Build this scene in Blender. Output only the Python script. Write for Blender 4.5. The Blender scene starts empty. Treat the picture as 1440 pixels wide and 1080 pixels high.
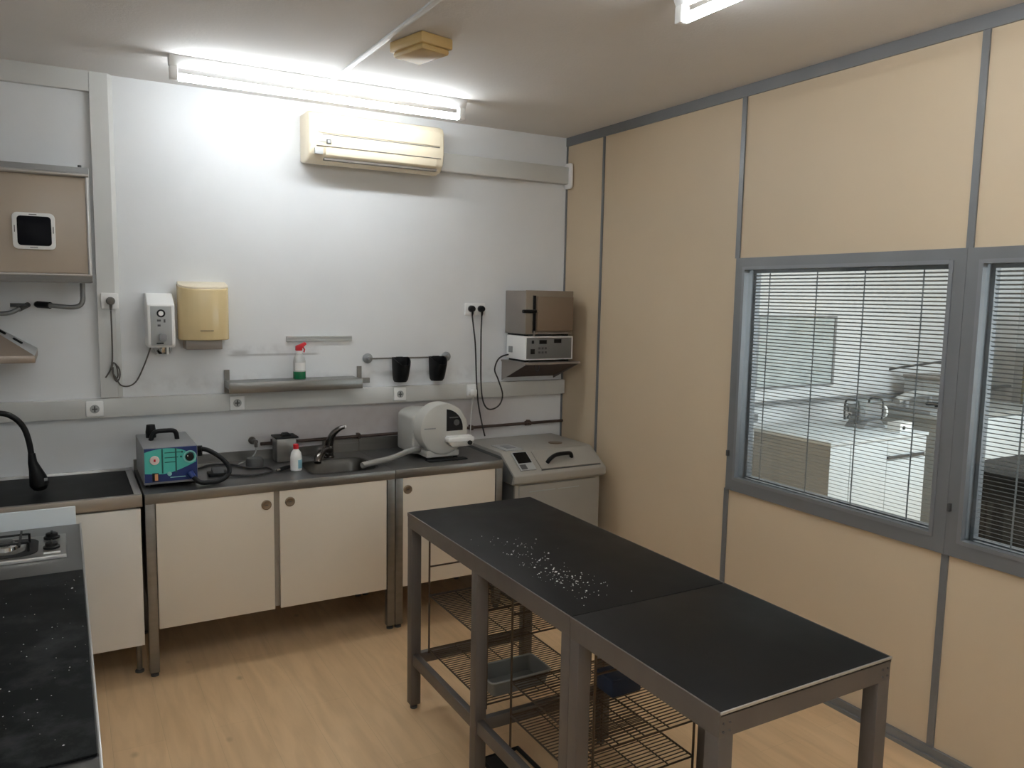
import bpy, bmesh, math, random
from mathutils import Vector, Matrix
random.seed(7)
C = bpy.context.scene.collection
PI = math.pi

# ---------------------------------------------------------------- materials
def srgb(r, g, b):
    f = lambda c: (c / 255 / 12.92) if c / 255 <= 0.04045 else ((c / 255 + 0.055) / 1.055) ** 2.4
    return (f(r), f(g), f(b), 1)

def mat(name, col, rough=0.5, metal=0.0, noise=0.0, nscale=(6, 6, 6), bump=0.0, bscale=60, spec=None, emit=None, estr=0, rnoise=0.0, coat=0.0):
    m = bpy.data.materials.new(name); m.use_nodes = True
    nt = m.node_tree; p = nt.nodes['Principled BSDF']
    p.inputs['Base Color'].default_value = col
    p.inputs['Roughness'].default_value = rough
    p.inputs['Metallic'].default_value = metal
    if spec is not None: p.inputs['Specular IOR Level'].default_value = spec
    if coat: p.inputs['Coat Weight'].default_value = coat
    if emit:
        p.inputs['Emission Color'].default_value = emit; p.inputs['Emission Strength'].default_value = estr
    if noise or bump or rnoise:
        tc = nt.nodes.new('ShaderNodeTexCoord'); mp = nt.nodes.new('ShaderNodeMapping')
        mp.inputs['Scale'].default_value = nscale
        nt.links.new(tc.outputs['Object'], mp.inputs['Vector'])
        nz = nt.nodes.new('ShaderNodeTexNoise'); nz.inputs['Scale'].default_value = 1.0; nz.inputs['Detail'].default_value = 6
        nt.links.new(mp.outputs['Vector'], nz.inputs['Vector'])
        if noise:
            mr = nt.nodes.new('ShaderNodeMapRange')
            mr.inputs['From Min'].default_value = 0.3; mr.inputs['From Max'].default_value = 0.7
            mr.inputs['To Min'].default_value = 1 - noise; mr.inputs['To Max'].default_value = 1 + noise * 0.4
            nt.links.new(nz.outputs['Fac'], mr.inputs['Value'])
            mx = nt.nodes.new('ShaderNodeMix'); mx.data_type = 'RGBA'; mx.blend_type = 'MULTIPLY'
            mx.inputs['Factor'].default_value = 1
            mx.inputs['A'].default_value = col
            nt.links.new(mr.outputs['Result'], mx.inputs['B'])
            nt.links.new(mx.outputs['Result'], p.inputs['Base Color'])
        if rnoise:
            rr = nt.nodes.new('ShaderNodeMapRange')
            rr.inputs['To Min'].default_value = max(0.02, rough - rnoise); rr.inputs['To Max'].default_value = rough + rnoise
            nt.links.new(nz.outputs['Fac'], rr.inputs['Value']); nt.links.new(rr.outputs['Result'], p.inputs['Roughness'])
        if bump:
            n2 = nt.nodes.new('ShaderNodeTexNoise'); n2.inputs['Scale'].default_value = bscale; n2.inputs['Detail'].default_value = 4
            nt.links.new(tc.outputs['Object'], n2.inputs['Vector'])
            bp = nt.nodes.new('ShaderNodeBump'); bp.inputs['Strength'].default_value = bump; bp.inputs['Distance'].default_value = 0.004
            nt.links.new(n2.outputs['Fac'], bp.inputs['Height']); nt.links.new(bp.outputs['Normal'], p.inputs['Normal'])
    return m

def glass_mat(name, tint, gloss=0.06):
    m = bpy.data.materials.new(name); m.use_nodes = True; nt = m.node_tree
    nt.nodes.remove(nt.nodes['Principled BSDF']); out = nt.nodes['Material Output']
    t = nt.nodes.new('ShaderNodeBsdfTransparent'); t.inputs['Color'].default_value = tint
    g = nt.nodes.new('ShaderNodeBsdfGlossy'); g.inputs['Roughness'].default_value = 0.02
    lw = nt.nodes.new('ShaderNodeLayerWeight'); lw.inputs['Blend'].default_value = 0.12
    ad = nt.nodes.new('ShaderNodeMath'); ad.operation = 'MULTIPLY_ADD'
    ad.inputs[1].default_value = 0.5; ad.inputs[2].default_value = gloss
    nt.links.new(lw.outputs['Fresnel'], ad.inputs[0])
    mx = nt.nodes.new('ShaderNodeMixShader')
    nt.links.new(ad.outputs[0], mx.inputs['Fac']); nt.links.new(t.outputs[0], mx.inputs[1]); nt.links.new(g.outputs[0], mx.inputs[2])
    nt.links.new(mx.outputs[0], out.inputs['Surface'])
    return m

def wall_mat():
    m = mat('wall_paint', (0.77, 0.78, 0.79, 1), 0.75, noise=0.05, nscale=(2.2, 2.2, 2.2), bump=0.08, bscale=35)
    nt = m.node_tree; p = nt.nodes['Principled BSDF']
    base = p.inputs['Base Color'].links[0].from_socket
    tc = nt.nodes.new('ShaderNodeTexCoord')
    sx = nt.nodes.new('ShaderNodeSeparateXYZ'); nt.links.new(tc.outputs['Object'], sx.inputs[0])
    def M(op, a, b=None, c=None):
        n = nt.nodes.new('ShaderNodeMath'); n.operation = op
        for i, v in enumerate((a, b, c)):
            if v is None: continue
            if hasattr(v, 'node'): nt.links.new(v, n.inputs[i])
            else: n.inputs[i].default_value = v
        return n.outputs[0]
    def band(v, c, w, soft):  # 1 inside |v-c|<w fading over soft
        d = M('ABSOLUTE', M('SUBTRACT', v, c))
        r = nt.nodes.new('ShaderNodeMapRange'); r.interpolation_type = 'SMOOTHSTEP'
        r.inputs['From Min'].default_value = w; r.inputs['From Max'].default_value = w + soft
        r.inputs['To Min'].default_value = 1; r.inputs['To Max'].default_value = 0
        nt.links.new(d, r.inputs['Value']); return r.outputs['Result']
    nz = nt.nodes.new('ShaderNodeTexNoise'); nz.inputs['Scale'].default_value = 18; nz.inputs['Detail'].default_value = 5
    nt.links.new(tc.outputs['Object'], nz.inputs['Vector'])
    rr = nt.nodes.new('ShaderNodeMapRange'); rr.inputs['From Min'].default_value = 0.42; rr.inputs['From Max'].default_value = 0.62
    nt.links.new(nz.outputs['Fac'], rr.inputs['Value'])
    # scuff line above the steel shelf and the patch where something was once mounted
    line = M('MULTIPLY', band(sx.outputs['Z'], 1.463, 0.003, 0.006), band(sx.outputs['X'], -1.93, 0.22, 0.05))
    patch = M('MULTIPLY', M('MULTIPLY', band(sx.outputs['Z'], 1.49, 0.015, 0.03), band(sx.outputs['X'], -1.95, 0.22, 0.08)), rr.outputs['Result'])
    dirt = M('MULTIPLY', M('MULTIPLY', band(sx.outputs['Z'], 1.32, 0.01, 0.06), band(sx.outputs['X'], -1.6, 1.1, 0.1)), rr.outputs['Result'])
    reflect_tint = M('MULTIPLY', M('MULTIPLY', band(sx.outputs['Z'], 1.03, 0.09, 0.07), band(sx.outputs['X'], -1.2, 0.5, 0.6)), M('MULTIPLY_ADD', rr.outputs['Result'], 0.12, 0.88))  # pinkish reflected light painted into the lower wall colour
    tot = M('MAXIMUM', M('MULTIPLY_ADD', line, 0.4, M('MULTIPLY_ADD', patch, 0.13, M('MULTIPLY', dirt, 0.10))), M('MULTIPLY', M('MULTIPLY', band(sx.outputs['Z'], 1.472, 0.004, 0.028), band(sx.outputs['X'], -2.115, 0.015, 0.06)), 0.45))
    mx = nt.nodes.new('ShaderNodeMix'); mx.data_type = 'RGBA'
    nt.links.new(tot, mx.inputs['Factor']); nt.links.new(base, mx.inputs['A']); mx.inputs['B'].default_value = (0.12, 0.10, 0.09, 1)
    mx2 = nt.nodes.new('ShaderNodeMix'); mx2.data_type = 'RGBA'
    nt.links.new(M('MULTIPLY', reflect_tint, 0.5), mx2.inputs['Factor']); nt.links.new(mx.outputs['Result'], mx2.inputs['A']); mx2.inputs['B'].default_value = (0.36, 0.27, 0.26, 1)
    nt.links.new(mx2.outputs['Result'], p.inputs['Base Color'])
    return m

def floor_mat():
    m = bpy.data.materials.new('laminate'); m.use_nodes = True; nt = m.node_tree; p = nt.nodes['Principled BSDF']
    tc = nt.nodes.new('ShaderNodeTexCoord')
    mp = nt.nodes.new('ShaderNodeMapping'); nt.links.new(tc.outputs['Object'], mp.inputs['Vector'])
    mp.inputs['Rotation'].default_value = (0, 0, PI / 2)
    br = nt.nodes.new('ShaderNodeTexBrick'); nt.links.new(mp.outputs['Vector'], br.inputs['Vector'])
    br.inputs['Scale'].default_value = 1; br.inputs['Brick Width'].default_value = 1.2; br.inputs['Row Height'].default_value = 0.19
    br.inputs['Mortar Size'].default_value = 0.001; br.inputs['Mortar Smooth'].default_value = 0.3
    br.inputs['Color1'].default_value = (0.68, 0.465, 0.265, 1); br.inputs['Color2'].default_value = (0.72, 0.495, 0.285, 1); br.inputs['Mortar'].default_value = (0.58, 0.40, 0.225, 1)
    mp2 = nt.nodes.new('ShaderNodeMapping'); nt.links.new(tc.outputs['Object'], mp2.inputs['Vector']); mp2.inputs['Scale'].default_value = (16, 2.0, 1)
    nz = nt.nodes.new('ShaderNodeTexNoise'); nz.inputs['Scale'].default_value = 1.2; nz.inputs['Detail'].default_value = 8; nz.inputs['Distortion'].default_value = 0.6
    nt.links.new(mp2.outputs['Vector'], nz.inputs['Vector'])
    cr = nt.nodes.new('ShaderNodeValToRGB'); cr.color_ramp.elements[0].position = 0.32; cr.color_ramp.elements[0].color = (0.90, 0.88, 0.86, 1)
    cr.color_ramp.elements[1].position = 0.62; cr.color_ramp.elements[1].color = (1.05, 1.05, 1.05, 1)
    nt.links.new(nz.outputs['Fac'], cr.inputs['Fac'])
    mx = nt.nodes.new('ShaderNodeMix'); mx.data_type = 'RGBA'; mx.blend_type = 'MULTIPLY'; mx.inputs['Factor'].default_value = 1
    nt.links.new(br.outputs['Color'], mx.inputs['A']); nt.links.new(cr.outputs['Color'], mx.inputs['B'])
    # small knots
    vo = nt.nodes.new('ShaderNodeTexVoronoi'); vo.inputs['Scale'].default_value = 1.0
    mp3 = nt.nodes.new('ShaderNodeMapping'); nt.links.new(tc.outputs['Object'], mp3.inputs['Vector']); mp3.inputs['Scale'].default_value = (4.5, 3.0, 1)
    nt.links.new(mp3.outputs['Vector'], vo.inputs['Vector'])
    kr = nt.nodes.new('ShaderNodeMapRange'); kr.inputs['From Min'].default_value = 0.02; kr.inputs['From Max'].default_value = 0.09
    kr.inputs['To Min'].default_value = 0.45; kr.inputs['To Max'].default_value = 0.0
    nt.links.new(vo.outputs['Distance'], kr.inputs['Value'])
    mk = nt.nodes.new('ShaderNodeMix'); mk.data_type = 'RGBA'; nt.links.new(kr.outputs['Result'], mk.inputs['Factor'])
    nt.links.new(mx.outputs['Result'], mk.inputs['A']); mk.inputs['B'].default_value = (0.2, 0.12, 0.06, 1)
    nt.links.new(mk.outputs['Result'], p.inputs['Base Color'])
    p.inputs['Roughness'].default_value = 0.42
    return m

def blacktop_mat(name, base, dust, amt, spec=0.12):
    """black bench surface with pale dust smears and scratches"""
    m = mat(name, base, 0.5, noise=0.25, nscale=(5, 5, 5), rnoise=0.1, spec=spec)
    nt = m.node_tree; p = nt.nodes['Principled BSDF']; prev = p.inputs['Base Color'].links[0].from_socket
    tc = nt.nodes.new('ShaderNodeTexCoord')
    n1 = nt.nodes.new('ShaderNodeTexNoise'); n1.inputs['Scale'].default_value = 5; n1.inputs['Detail'].default_value = 8; n1.inputs['Roughness'].default_value = 0.7
    nt.links.new(tc.outputs['Object'], n1.inputs['Vector'])
    r = nt.nodes.new('ShaderNodeMapRange'); r.inputs['From Min'].default_value = 0.5; r.inputs['From Max'].default_value = 0.8
    r.inputs['To Max'].default_value = amt
    nt.links.new(n1.outputs['Fac'], r.inputs['Value'])
    mx = nt.nodes.new('ShaderNodeMix'); mx.data_type = 'RGBA'; nt.links.new(r.outputs['Result'], mx.inputs['Factor'])
    nt.links.new(prev, mx.inputs['A']); mx.inputs['B'].default_value = dust
    nt.links.new(mx.outputs['Result'], p.inputs['Base Color'])
    return m

MT = {}
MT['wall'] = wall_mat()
MT['ceiling'] = mat('ceiling_paint', (0.74, 0.715, 0.69, 1), 0.85, noise=0.05, nscale=(1.5, 1.5, 1.5), bump=0.25, bscale=90)
MT['floor'] = floor_mat()
MT['white_trim'] = mat('white_trim', (0.62, 0.62, 0.60, 1), 0.5, noise=0.06, nscale=(3, 3, 3))
MT['beige'] = mat('beige_panel', srgb(205, 185, 157), 0.5, noise=0.05, nscale=(1.2, 1.2, 1.2))
MT['alu'] = mat('grey_aluminium', (0.21, 0.215, 0.225, 1), 0.4, 0.35, noise=0.05)
MT['alu2'] = mat('grey_aluminium_bead', (0.25, 0.26, 0.275, 1), 0.35, 0.4)
MT['glass'] = glass_mat('window_glass', (0.93, 0.95, 0.955, 1), 0.035)
MT['slat'] = mat('blind_slat', (0.30, 0.315, 0.325, 1), 0.45, 0.2)
MT['cord'] = mat('blind_cord', (0.36, 0.375, 0.38, 1), 0.8)
MT['steel'] = mat('stainless', (0.26, 0.25, 0.235, 1), 0.33, 0.9, noise=0.12, nscale=(4, 30, 30), rnoise=0.1)
MT['steel_top'] = mat('stainless_worktop', (0.22, 0.215, 0.21, 1), 0.36, 0.9, noise=0.18, nscale=(5, 5, 5), rnoise=0.14)
MT['chrome'] = mat('chrome', (0.55, 0.54, 0.53, 1), 0.15, 1.0)
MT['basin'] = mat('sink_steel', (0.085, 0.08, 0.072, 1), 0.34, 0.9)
MT['tap'] = mat('dull_tap_chrome', (0.20, 0.185, 0.175, 1), 0.2, 1.0)
MT['frame_steel'] = mat('grey_painted_steel', (0.155, 0.138, 0.127, 1), 0.45, 0.5, noise=0.12, nscale=(8, 8, 3))
MT['door'] = mat('cream_laminate', (0.74, 0.665, 0.56, 1), 0.42, noise=0.04, nscale=(1.5, 1.5, 1.5))
MT['door_pale'] = mat('pale_laminate', (0.76, 0.72, 0.66, 1), 0.42, noise=0.04, nscale=(1.5, 1.5, 1.5))
MT['carcass'] = mat('carcass_grey', (0.30, 0.26, 0.21, 1), 0.6)
MT['tabletop'] = blacktop_mat('black_tabletop', (0.0065, 0.0056, 0.0052, 1), (0.03, 0.03, 0.03, 1), 0.2, 0.2)
MT['mat_black'] = blacktop_mat('black_rubber', (0.0045, 0.005, 0.005, 1), (0.10, 0.10, 0.102, 1), 0.4, 0.05)
MT['counter_black'] = blacktop_mat('black_counter', (0.010, 0.010, 0.010, 1), (0.04, 0.04, 0.04, 1), 0.3)
MT['black'] = mat('black_plastic', (0.006, 0.006, 0.0065, 1), 0.45, spec=0.25)
MT['black_gloss'] = mat('black_gloss', (0.004, 0.004, 0.006, 1), 0.25, spec=0.3)
MT['cable'] = mat('dark_cable', (0.025, 0.022, 0.022, 1), 0.5)
MT['grey_cable'] = mat('grey_cable', (0.10, 0.09, 0.08, 1), 0.5)
MT['white'] = mat('white_plastic', (0.86, 0.855, 0.84, 1), 0.35)
MT['white_gloss'] = mat('white_enamel', (0.88, 0.88, 0.87, 1), 0.3)
MT['offwhite'] = mat('offwhite_plastic', (0.52, 0.51, 0.475, 1), 0.35, noise=0.03)
MT['cream'] = mat('aged_cream_plastic', srgb(218, 196, 150), 0.2, noise=0.05)
MT['ac'] = mat('ac_plastic', srgb(228, 215, 190), 0.35)
MT['ac_dark'] = mat('ac_gap', (0.14, 0.12, 0.10, 1), 0.5)
MT['yellowed'] = mat('yellowed_plastic', srgb(190, 160, 105), 0.5)
MT['taupe'] = mat('taupe_enamel', srgb(172, 158, 142), 0.3, noise=0.03)
MT['silver'] = mat('silver_trim', (0.55, 0.54, 0.53, 1), 0.28, 0.7)
MT['midgrey'] = mat('mid_grey', (0.25, 0.255, 0.26, 1), 0.45)
MT['panel_grey'] = mat('panel_grey', (0.38, 0.385, 0.38, 1), 0.45)
MT['dark_panel'] = mat('dark_panel', (0.15, 0.15, 0.145, 1), 0.45)
MT['edge_alu'] = mat('worn_edge_alu', (0.34, 0.30, 0.26, 1), 0.4, 0.6)
MT['slope_grey'] = mat('slope_grey', (0.30, 0.30, 0.295, 1), 0.4)
MT['display_black'] = mat('display_black', (0.006, 0.006, 0.008, 1), 0.35, spec=0.06)
MT['strip_grey'] = mat('strip_grey', (0.50, 0.515, 0.50, 1), 0.45)
MT['dark_grey'] = mat('dark_grey', (0.07, 0.07, 0.07, 1), 0.5)
MT['furnace_door'] = mat('furnace_door', srgb(128, 110, 92), 0.35, 0.2)
MT['furnace'] = mat('furnace_brown_grey', srgb(140, 128, 114), 0.38, 0.25, noise=0.08)
MT['furnace_side'] = mat('furnace_side_grey', srgb(140, 132, 126), 0.4, 0.25)
MT['machine'] = mat('machine_white', (0.33, 0.31, 0.275, 1), 0.38, noise=0.05)
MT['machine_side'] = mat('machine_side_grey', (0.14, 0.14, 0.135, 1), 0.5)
MT['teal'] = mat('teal_print', srgb(78, 190, 178), 0.35)
MT['teal_dark'] = mat('dark_teal_print', srgb(12, 88, 84), 0.35)
MT['navy'] = mat('navy_print', srgb(20, 46, 108), 0.3)
MT['teal_pale'] = mat('pale_teal_print', srgb(150, 214, 208), 0.35)
MT['red'] = mat('red_plastic', srgb(200, 26, 40), 0.35)
MT['pink'] = mat('dial_face', srgb(232, 214, 210), 0.3)
MT['orange'] = mat('orange_lens', srgb(226, 160, 110), 0.3)
MT['brass'] = mat('brass_lock', (0.22, 0.165, 0.11, 1), 0.35, 0.6)
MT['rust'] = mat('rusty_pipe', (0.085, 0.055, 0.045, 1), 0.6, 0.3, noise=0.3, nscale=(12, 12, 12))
MT['hose_grey'] = mat('grey_hose', (0.30, 0.29, 0.27, 1), 0.45)
MT['flex'] = mat('braided_hose', (0.22, 0.22, 0.22, 1), 0.4, 0.5)
MT['clear'] = mat('translucent_plastic', (0.50, 0.51, 0.50, 1), 0.3)
MT['tray_grey'] = mat('tray_grey', (0.24, 0.24, 0.225, 1), 0.35)
MT['dark_brown'] = mat('dark_brown', (0.010, 0.009, 0.008, 1), 0.4, noise=0.3, nscale=(3, 3, 5), spec=0.3)
MT['green'] = mat('green_liquid', srgb(10, 104, 62), 0.2)
MT['pale_blue'] = mat('pale_blue_label', srgb(140, 190, 208), 0.4)
MT['blue_box'] = mat('navy_box', srgb(44, 58, 84), 0.5)
MT['wire'] = mat('dull_wire', (0.11, 0.082, 0.06, 1), 0.4, 0.7)
MT['crumb'] = mat('plaster_white', (0.62, 0.61, 0.59, 1), 0.9)
MT['cab_white'] = mat('cabinet_white', (0.66, 0.71, 0.74, 1), 0.4)
MT['cab_grey'] = mat('cabinet_grey', (0.36, 0.37, 0.365, 1), 0.5)
MT['hood_brown'] = mat('hood_steel', srgb(150, 136, 124), 0.35, 0.4)
MT['board'] = mat('board_face', (0.55, 0.60, 0.60, 1), 0.35, noise=0.2, nscale=(5, 5, 8))
EM = [39, 29, 54, 29, 47]   # tube 1, tube 2, added fill tubes, neighbouring room
def tube_mat(k): return mat('lit_tube', (1, 1, 1, 1), 0.5, emit=(0.90, 0.96, 1.0, 1) if k < 2 else (0.87, 0.96, 1.0, 1), estr=EM[k])
MT['print'] = mat('dark_print', (0.10, 0.10, 0.10, 1), 0.5)

# ---------------------------------------------------------------- mesh builder
class MB:
    def __init__(s): s.bm = bmesh.new()
    def _merge(s, t):
        me = bpy.data.meshes.new('tmp'); t.to_mesh(me); t.free(); s.bm.from_mesh(me); bpy.data.meshes.remove(me); return s
    def box(s, x0, x1, y0, y1, z0, z1, bev=0.0, seg=2, M=None):
        t = bmesh.new()
        bmesh.ops.create_cube(t, size=1)
        for v in t.verts:
            v.co = Vector(((x0 + x1) / 2 + v.co.x * abs(x1 - x0), (y0 + y1) / 2 + v.co.y * abs(y1 - y0), (z0 + z1) / 2 + v.co.z * abs(z1 - z0)))
        if bev: bmesh.ops.bevel(t, geom=t.edges[:], offset=bev, segments=seg, affect='EDGES', profile=0.5, clamp_overlap=True)
        if M: bmesh.ops.transform(t, matrix=M, verts=t.verts)
        return s._merge(t)
    def prism(s, pts, axis, a, b, bev=0.0, seg=2, M=None):
        """polygon extruded along axis from a to b. pts are the other two coordinates in x,y,z order"""
        t = bmesh.new()
        def mk(p, c):
            return {'x': (c, p[0], p[1]), 'y': (p[0], c, p[1]), 'z': (p[0], p[1], c)}[axis]
        A = [t.verts.new(mk(p, a)) for p in pts]; B = [t.verts.new(mk(p, b)) for p in pts]
        n = len(pts)
        t.faces.new(A); t.faces.new(B[::-1])
        for i in range(n): t.faces.new((A[i], B[i], B[(i + 1) % n], A[(i + 1) % n]))
        bmesh.ops.recalc_face_normals(t, faces=t.faces)
        if bev: bmesh.ops.bevel(t, geom=t.edges[:], offset=bev, segments=seg, affect='EDGES', profile=0.5, clamp_overlap=True)
        if M: bmesh.ops.transform(t, matrix=M, verts=t.verts)
        return s._merge(t)
    def tube(s, path, r, n=10, closed=False, r1=None):
        P = [Vector(p) for p in path]; N = len(P)
        rad = r if isinstance(r, (list, tuple)) else [r] * N
        if r1 is not None: rad = [r + (r1 - r) * i / (N - 1) for i in range(N)]
        t = bmesh.new(); rings = []; up = None
        for i in range(N):
            if closed: d = P[(i + 1) % N] - P[i - 1]
            else: d = P[min(i + 1, N - 1)] - P[max(i - 1, 0)]
            d.normalize()
            if up is None:
                up = Vector((0, 0, 1)) if abs(d.z) < 0.9 else Vector((1, 0, 0))
            u = d.cross(up); 
            if u.length < 1e-6: u = d.orthogonal()
            u.normalize(); w = u.cross(d).normalized(); up = w
            rings.append([t.verts.new(P[i] + (u * math.cos(2 * PI * k / n) + w * math.sin(2 * PI * k / n)) * rad[i]) for k in range(n)])
        for i in range(N if closed else N - 1):
            a, b = rings[i], rings[(i + 1) % N]
            for k in range(n): t.faces.new((a[k], a[(k + 1) % n], b[(k + 1) % n], b[k]))
        if not closed: t.faces.new(rings[0][::-1]); t.faces.new(rings[-1])
        bmesh.ops.recalc_face_normals(t, faces=t.faces)
        return s._merge(t)
    def cyl(s, p0, p1, r, n=20, r1=None): 
        return s.tube([p0, p1], [r, r if r1 is None else r1], n)
    def lathe(s, prof, c, axis='z', n=28):
        """prof: list of (radius, height) along axis from point c"""
        t = bmesh.new(); rings = []
        for (r, h) in prof:
            ring = []
            for k in range(n):
                a = 2 * PI * k / n; u, w = max(r, 1e-5) * math.cos(a), max(r, 1e-5) * math.sin(a)
                ring.append(t.verts.new(Vector(c) + Vector({'z': (u, w, h), 'y': (u, h, w), 'x': (h, u, w)}[axis])))
            rings.append(ring)
        for a, b in zip(rings, rings[1:]):
            for k in range(n): t.faces.new((a[k], a[(k + 1) % n], b[(k + 1) % n], b[k]))
        t.faces.new(rings[0]); t.faces.new(rings[-1])
        bmesh.ops.recalc_face_normals(t, faces=t.faces)
        return s._merge(t)

def smooth_path(pts, k=6):
    P = [Vector(p) for p in pts]; out = []
    for i in range(len(P) - 1):
        p0, p1, p2, p3 = P[max(i - 1, 0)], P[i], P[i + 1], P[min(i + 2, len(P) - 1)]
        for j in range(k):
            t = j / k
            out.append(0.5 * ((2 * p1) + (p2 - p0) * t + (2 * p0 - 5 * p1 + 4 * p2 - p3) * t * t + (3 * p1 - p0 - 3 * p2 + p3) * t ** 3))
    out.append(P[-1]); return out

def arc(cx, cy, r, a0, a1, n=16):
    return [(cx + r * math.cos(math.radians(a0 + (a1 - a0) * i / n)), cy + r * math.sin(math.radians(a0 + (a1 - a0) * i / n))) for i in range(n + 1)]

def rrect(x0, x1, y0, y1, r, n=5):
    return arc(x1 - r, y1 - r, r, 0, 90, n) + arc(x0 + r, y1 - r, r, 90, 180, n) + arc(x0 + r, y0 + r, r, 180, 270, n) + arc(x1 - r, y0 + r, r, 270, 360, n)

def world_loc(o):
    v = Vector((0, 0, 0))
    while o is not None: v = v + o.location; o = o.parent
    return v

def obj(name, mb, m, parent=None, label=None, origin=None, ang=35):
    """links the built shape (given in world coordinates) as one mesh object under parent"""
    me = bpy.data.meshes.new(name)
    off = world_loc(parent) if parent is not None else (Vector(origin) if origin else Vector((0, 0, 0)))
    bmesh.ops.translate(mb.bm, verts=mb.bm.verts, vec=-off)
    mb.bm.to_mesh(me); mb.bm.free()
    me.materials.append(MT[m] if isinstance(m, str) else m)
    me.polygons.foreach_set('use_smooth', [True] * len(me.polygons))
    me.set_sharp_from_angle(angle=math.radians(ang))
    o = bpy.data.objects.new(name, me); C.objects.link(o)
    if parent is not None: o.parent = parent
    else: o.location = off
    if label: o['label'] = label
    return o

def thing(name, label, cat, loc, group=None):
    o = bpy.data.objects.new(name, None); C.objects.link(o); o.location = loc; o.empty_display_size = 0.05
    o['label'] = label; o['category'] = cat
    if group: o['group'] = group
    return o

def tag(o, label, cat, group=None, kind=None):
    o['label'] = label; o['category'] = cat
    if group: o['group'] = group
    if kind: o['kind'] = kind
    return o

def struct(name, mb, m, label=None):
    o = obj(name, mb, m); o['kind'] = 'structure'
    if label: o['label'] = label
    return o

def copy_tree(o, parent=None):
    c = o.copy(); C.objects.link(c); c.parent = parent
    for ch in list(o.children): copy_tree(ch, c)
    return c

# ---------------------------------------------------------------- room shell
H = 2.86
XL, YF, XE = -3.75, -6.6, 5.6
struct('floor', MB().box(XL - 0.1, XE + 0.1, YF - 0.1, 0.1, -0.1, 0), 'floor')
struct('ceiling', MB().box(XL - 0.1, XE + 0.1, YF - 0.1, 0.1, H, H + 0.1), 'ceiling')
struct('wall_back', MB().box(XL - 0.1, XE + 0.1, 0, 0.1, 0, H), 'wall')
struct('wall_left', MB().box(XL - 0.1, XL, YF, 0, 0, H), 'wall')
struct('wall_front', MB().box(XL, XE, YF - 0.1, YF, 0, H), 'wall')
struct('wall_east', MB().box(XE, XE + 0.1, YF, 0, 0, H), 'wall')

# partition on the right: beige boards between grey aluminium profiles
V = [-0.416, -1.578, -2.75, -3.92, -5.09]
WB, WT = 0.845, 2.022
pw = MB()
edges = [0.0] + V + [YF]
for i in range(len(edges) - 1):
    a, b = edges[i], edges[i + 1]
    if i in (2, 3):
        pw.box(0.004, 0.076, b, a, 0.045, WB + 0.01); pw.box(0.004, 0.076, b, a, WT - 0.01, 2.81)
    else:
        pw.box(0.004, 0.076, b, a, 0.045, 2.81)
struct('wall_right', pw, 'beige')
struct('trim_1', MB().box(-0.008, 0.088, YF, -0.0, 2.805, H), 'alu')
struct('trim_2', MB().box(-0.012, 0.092, YF, -0.0, 0.0, 0.05).box(-0.02, 0.1, YF, 0, 0, 0.018), 'alu')
n = 3
for i, v in enumerate(V):
    t = MB()
    w = 0.014
    if i == 0: w = 0.009
    segs = [(0.05, 2.805)] if i in (0, 4) else [(0.05, WB), (WT, 2.805)]
    for a, b in segs: t.box(-0.004, 0.084, v - w, v + w, a, b)
    struct('trim_%d' % n, t, 'alu'); n += 1
struct('trim_%d' % n, MB().box(-0.004, 0.004, -0.012, -0.0005, 0.05, 2.805), 'alu'); n += 1

def make_window(idx, y1, y0):
    """y1 = end nearer the back wall, y0 = end nearer the camera"""
    fw = 0.05
    f = MB()
    f.box(-0.014, 0.094, y1 - fw, y1, WB, WT)
    f.box(-0.014, 0.094, y0, y0 + fw, WB, WT)
    f.box(-0.014, 0.094, y0 + fw, y1 - fw, WB, WB + 0.058)
    f.box(-0.014, 0.094, y0 + fw, y1 - fw, WT - 0.045, WT)
    w = struct('window_%d' % idx, f, 'alu')
    b = MB()
    bw = 0.014
    a0, a1, z0, z1 = y0 + fw, y1 - fw, WB + 0.058, WT - 0.045
    for x0, x1 in ((-0.019, 0.012), (0.066, 0.099)):
        b.box(x0, x1, a1 - bw, a1 + 0.002, z0, z1); b.box(x0, x1, a0 - 0.002, a0 + bw, z0, z1)
        b.box(x0, x1, a0 + bw, a1 - bw, z0 - 0.002, z0 + bw); b.box(x0, x1, a0 + bw, a1 - bw, z1 - bw, z1 + 0.002)
    obj('glazing_bead', b, 'alu2', w)
    for x in (0.004, 0.074):
        obj('pane', MB().box(x, x + 0.004, a0, a1, z0, z1), 'glass', w)
    obj('latch', MB().box(-0.028, -0.012, y1 - 0.018, y1 - 0.006, 1.02, 1.05, 0.002), 'dark_grey', w)
    return a0, a1, z0, z1

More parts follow.
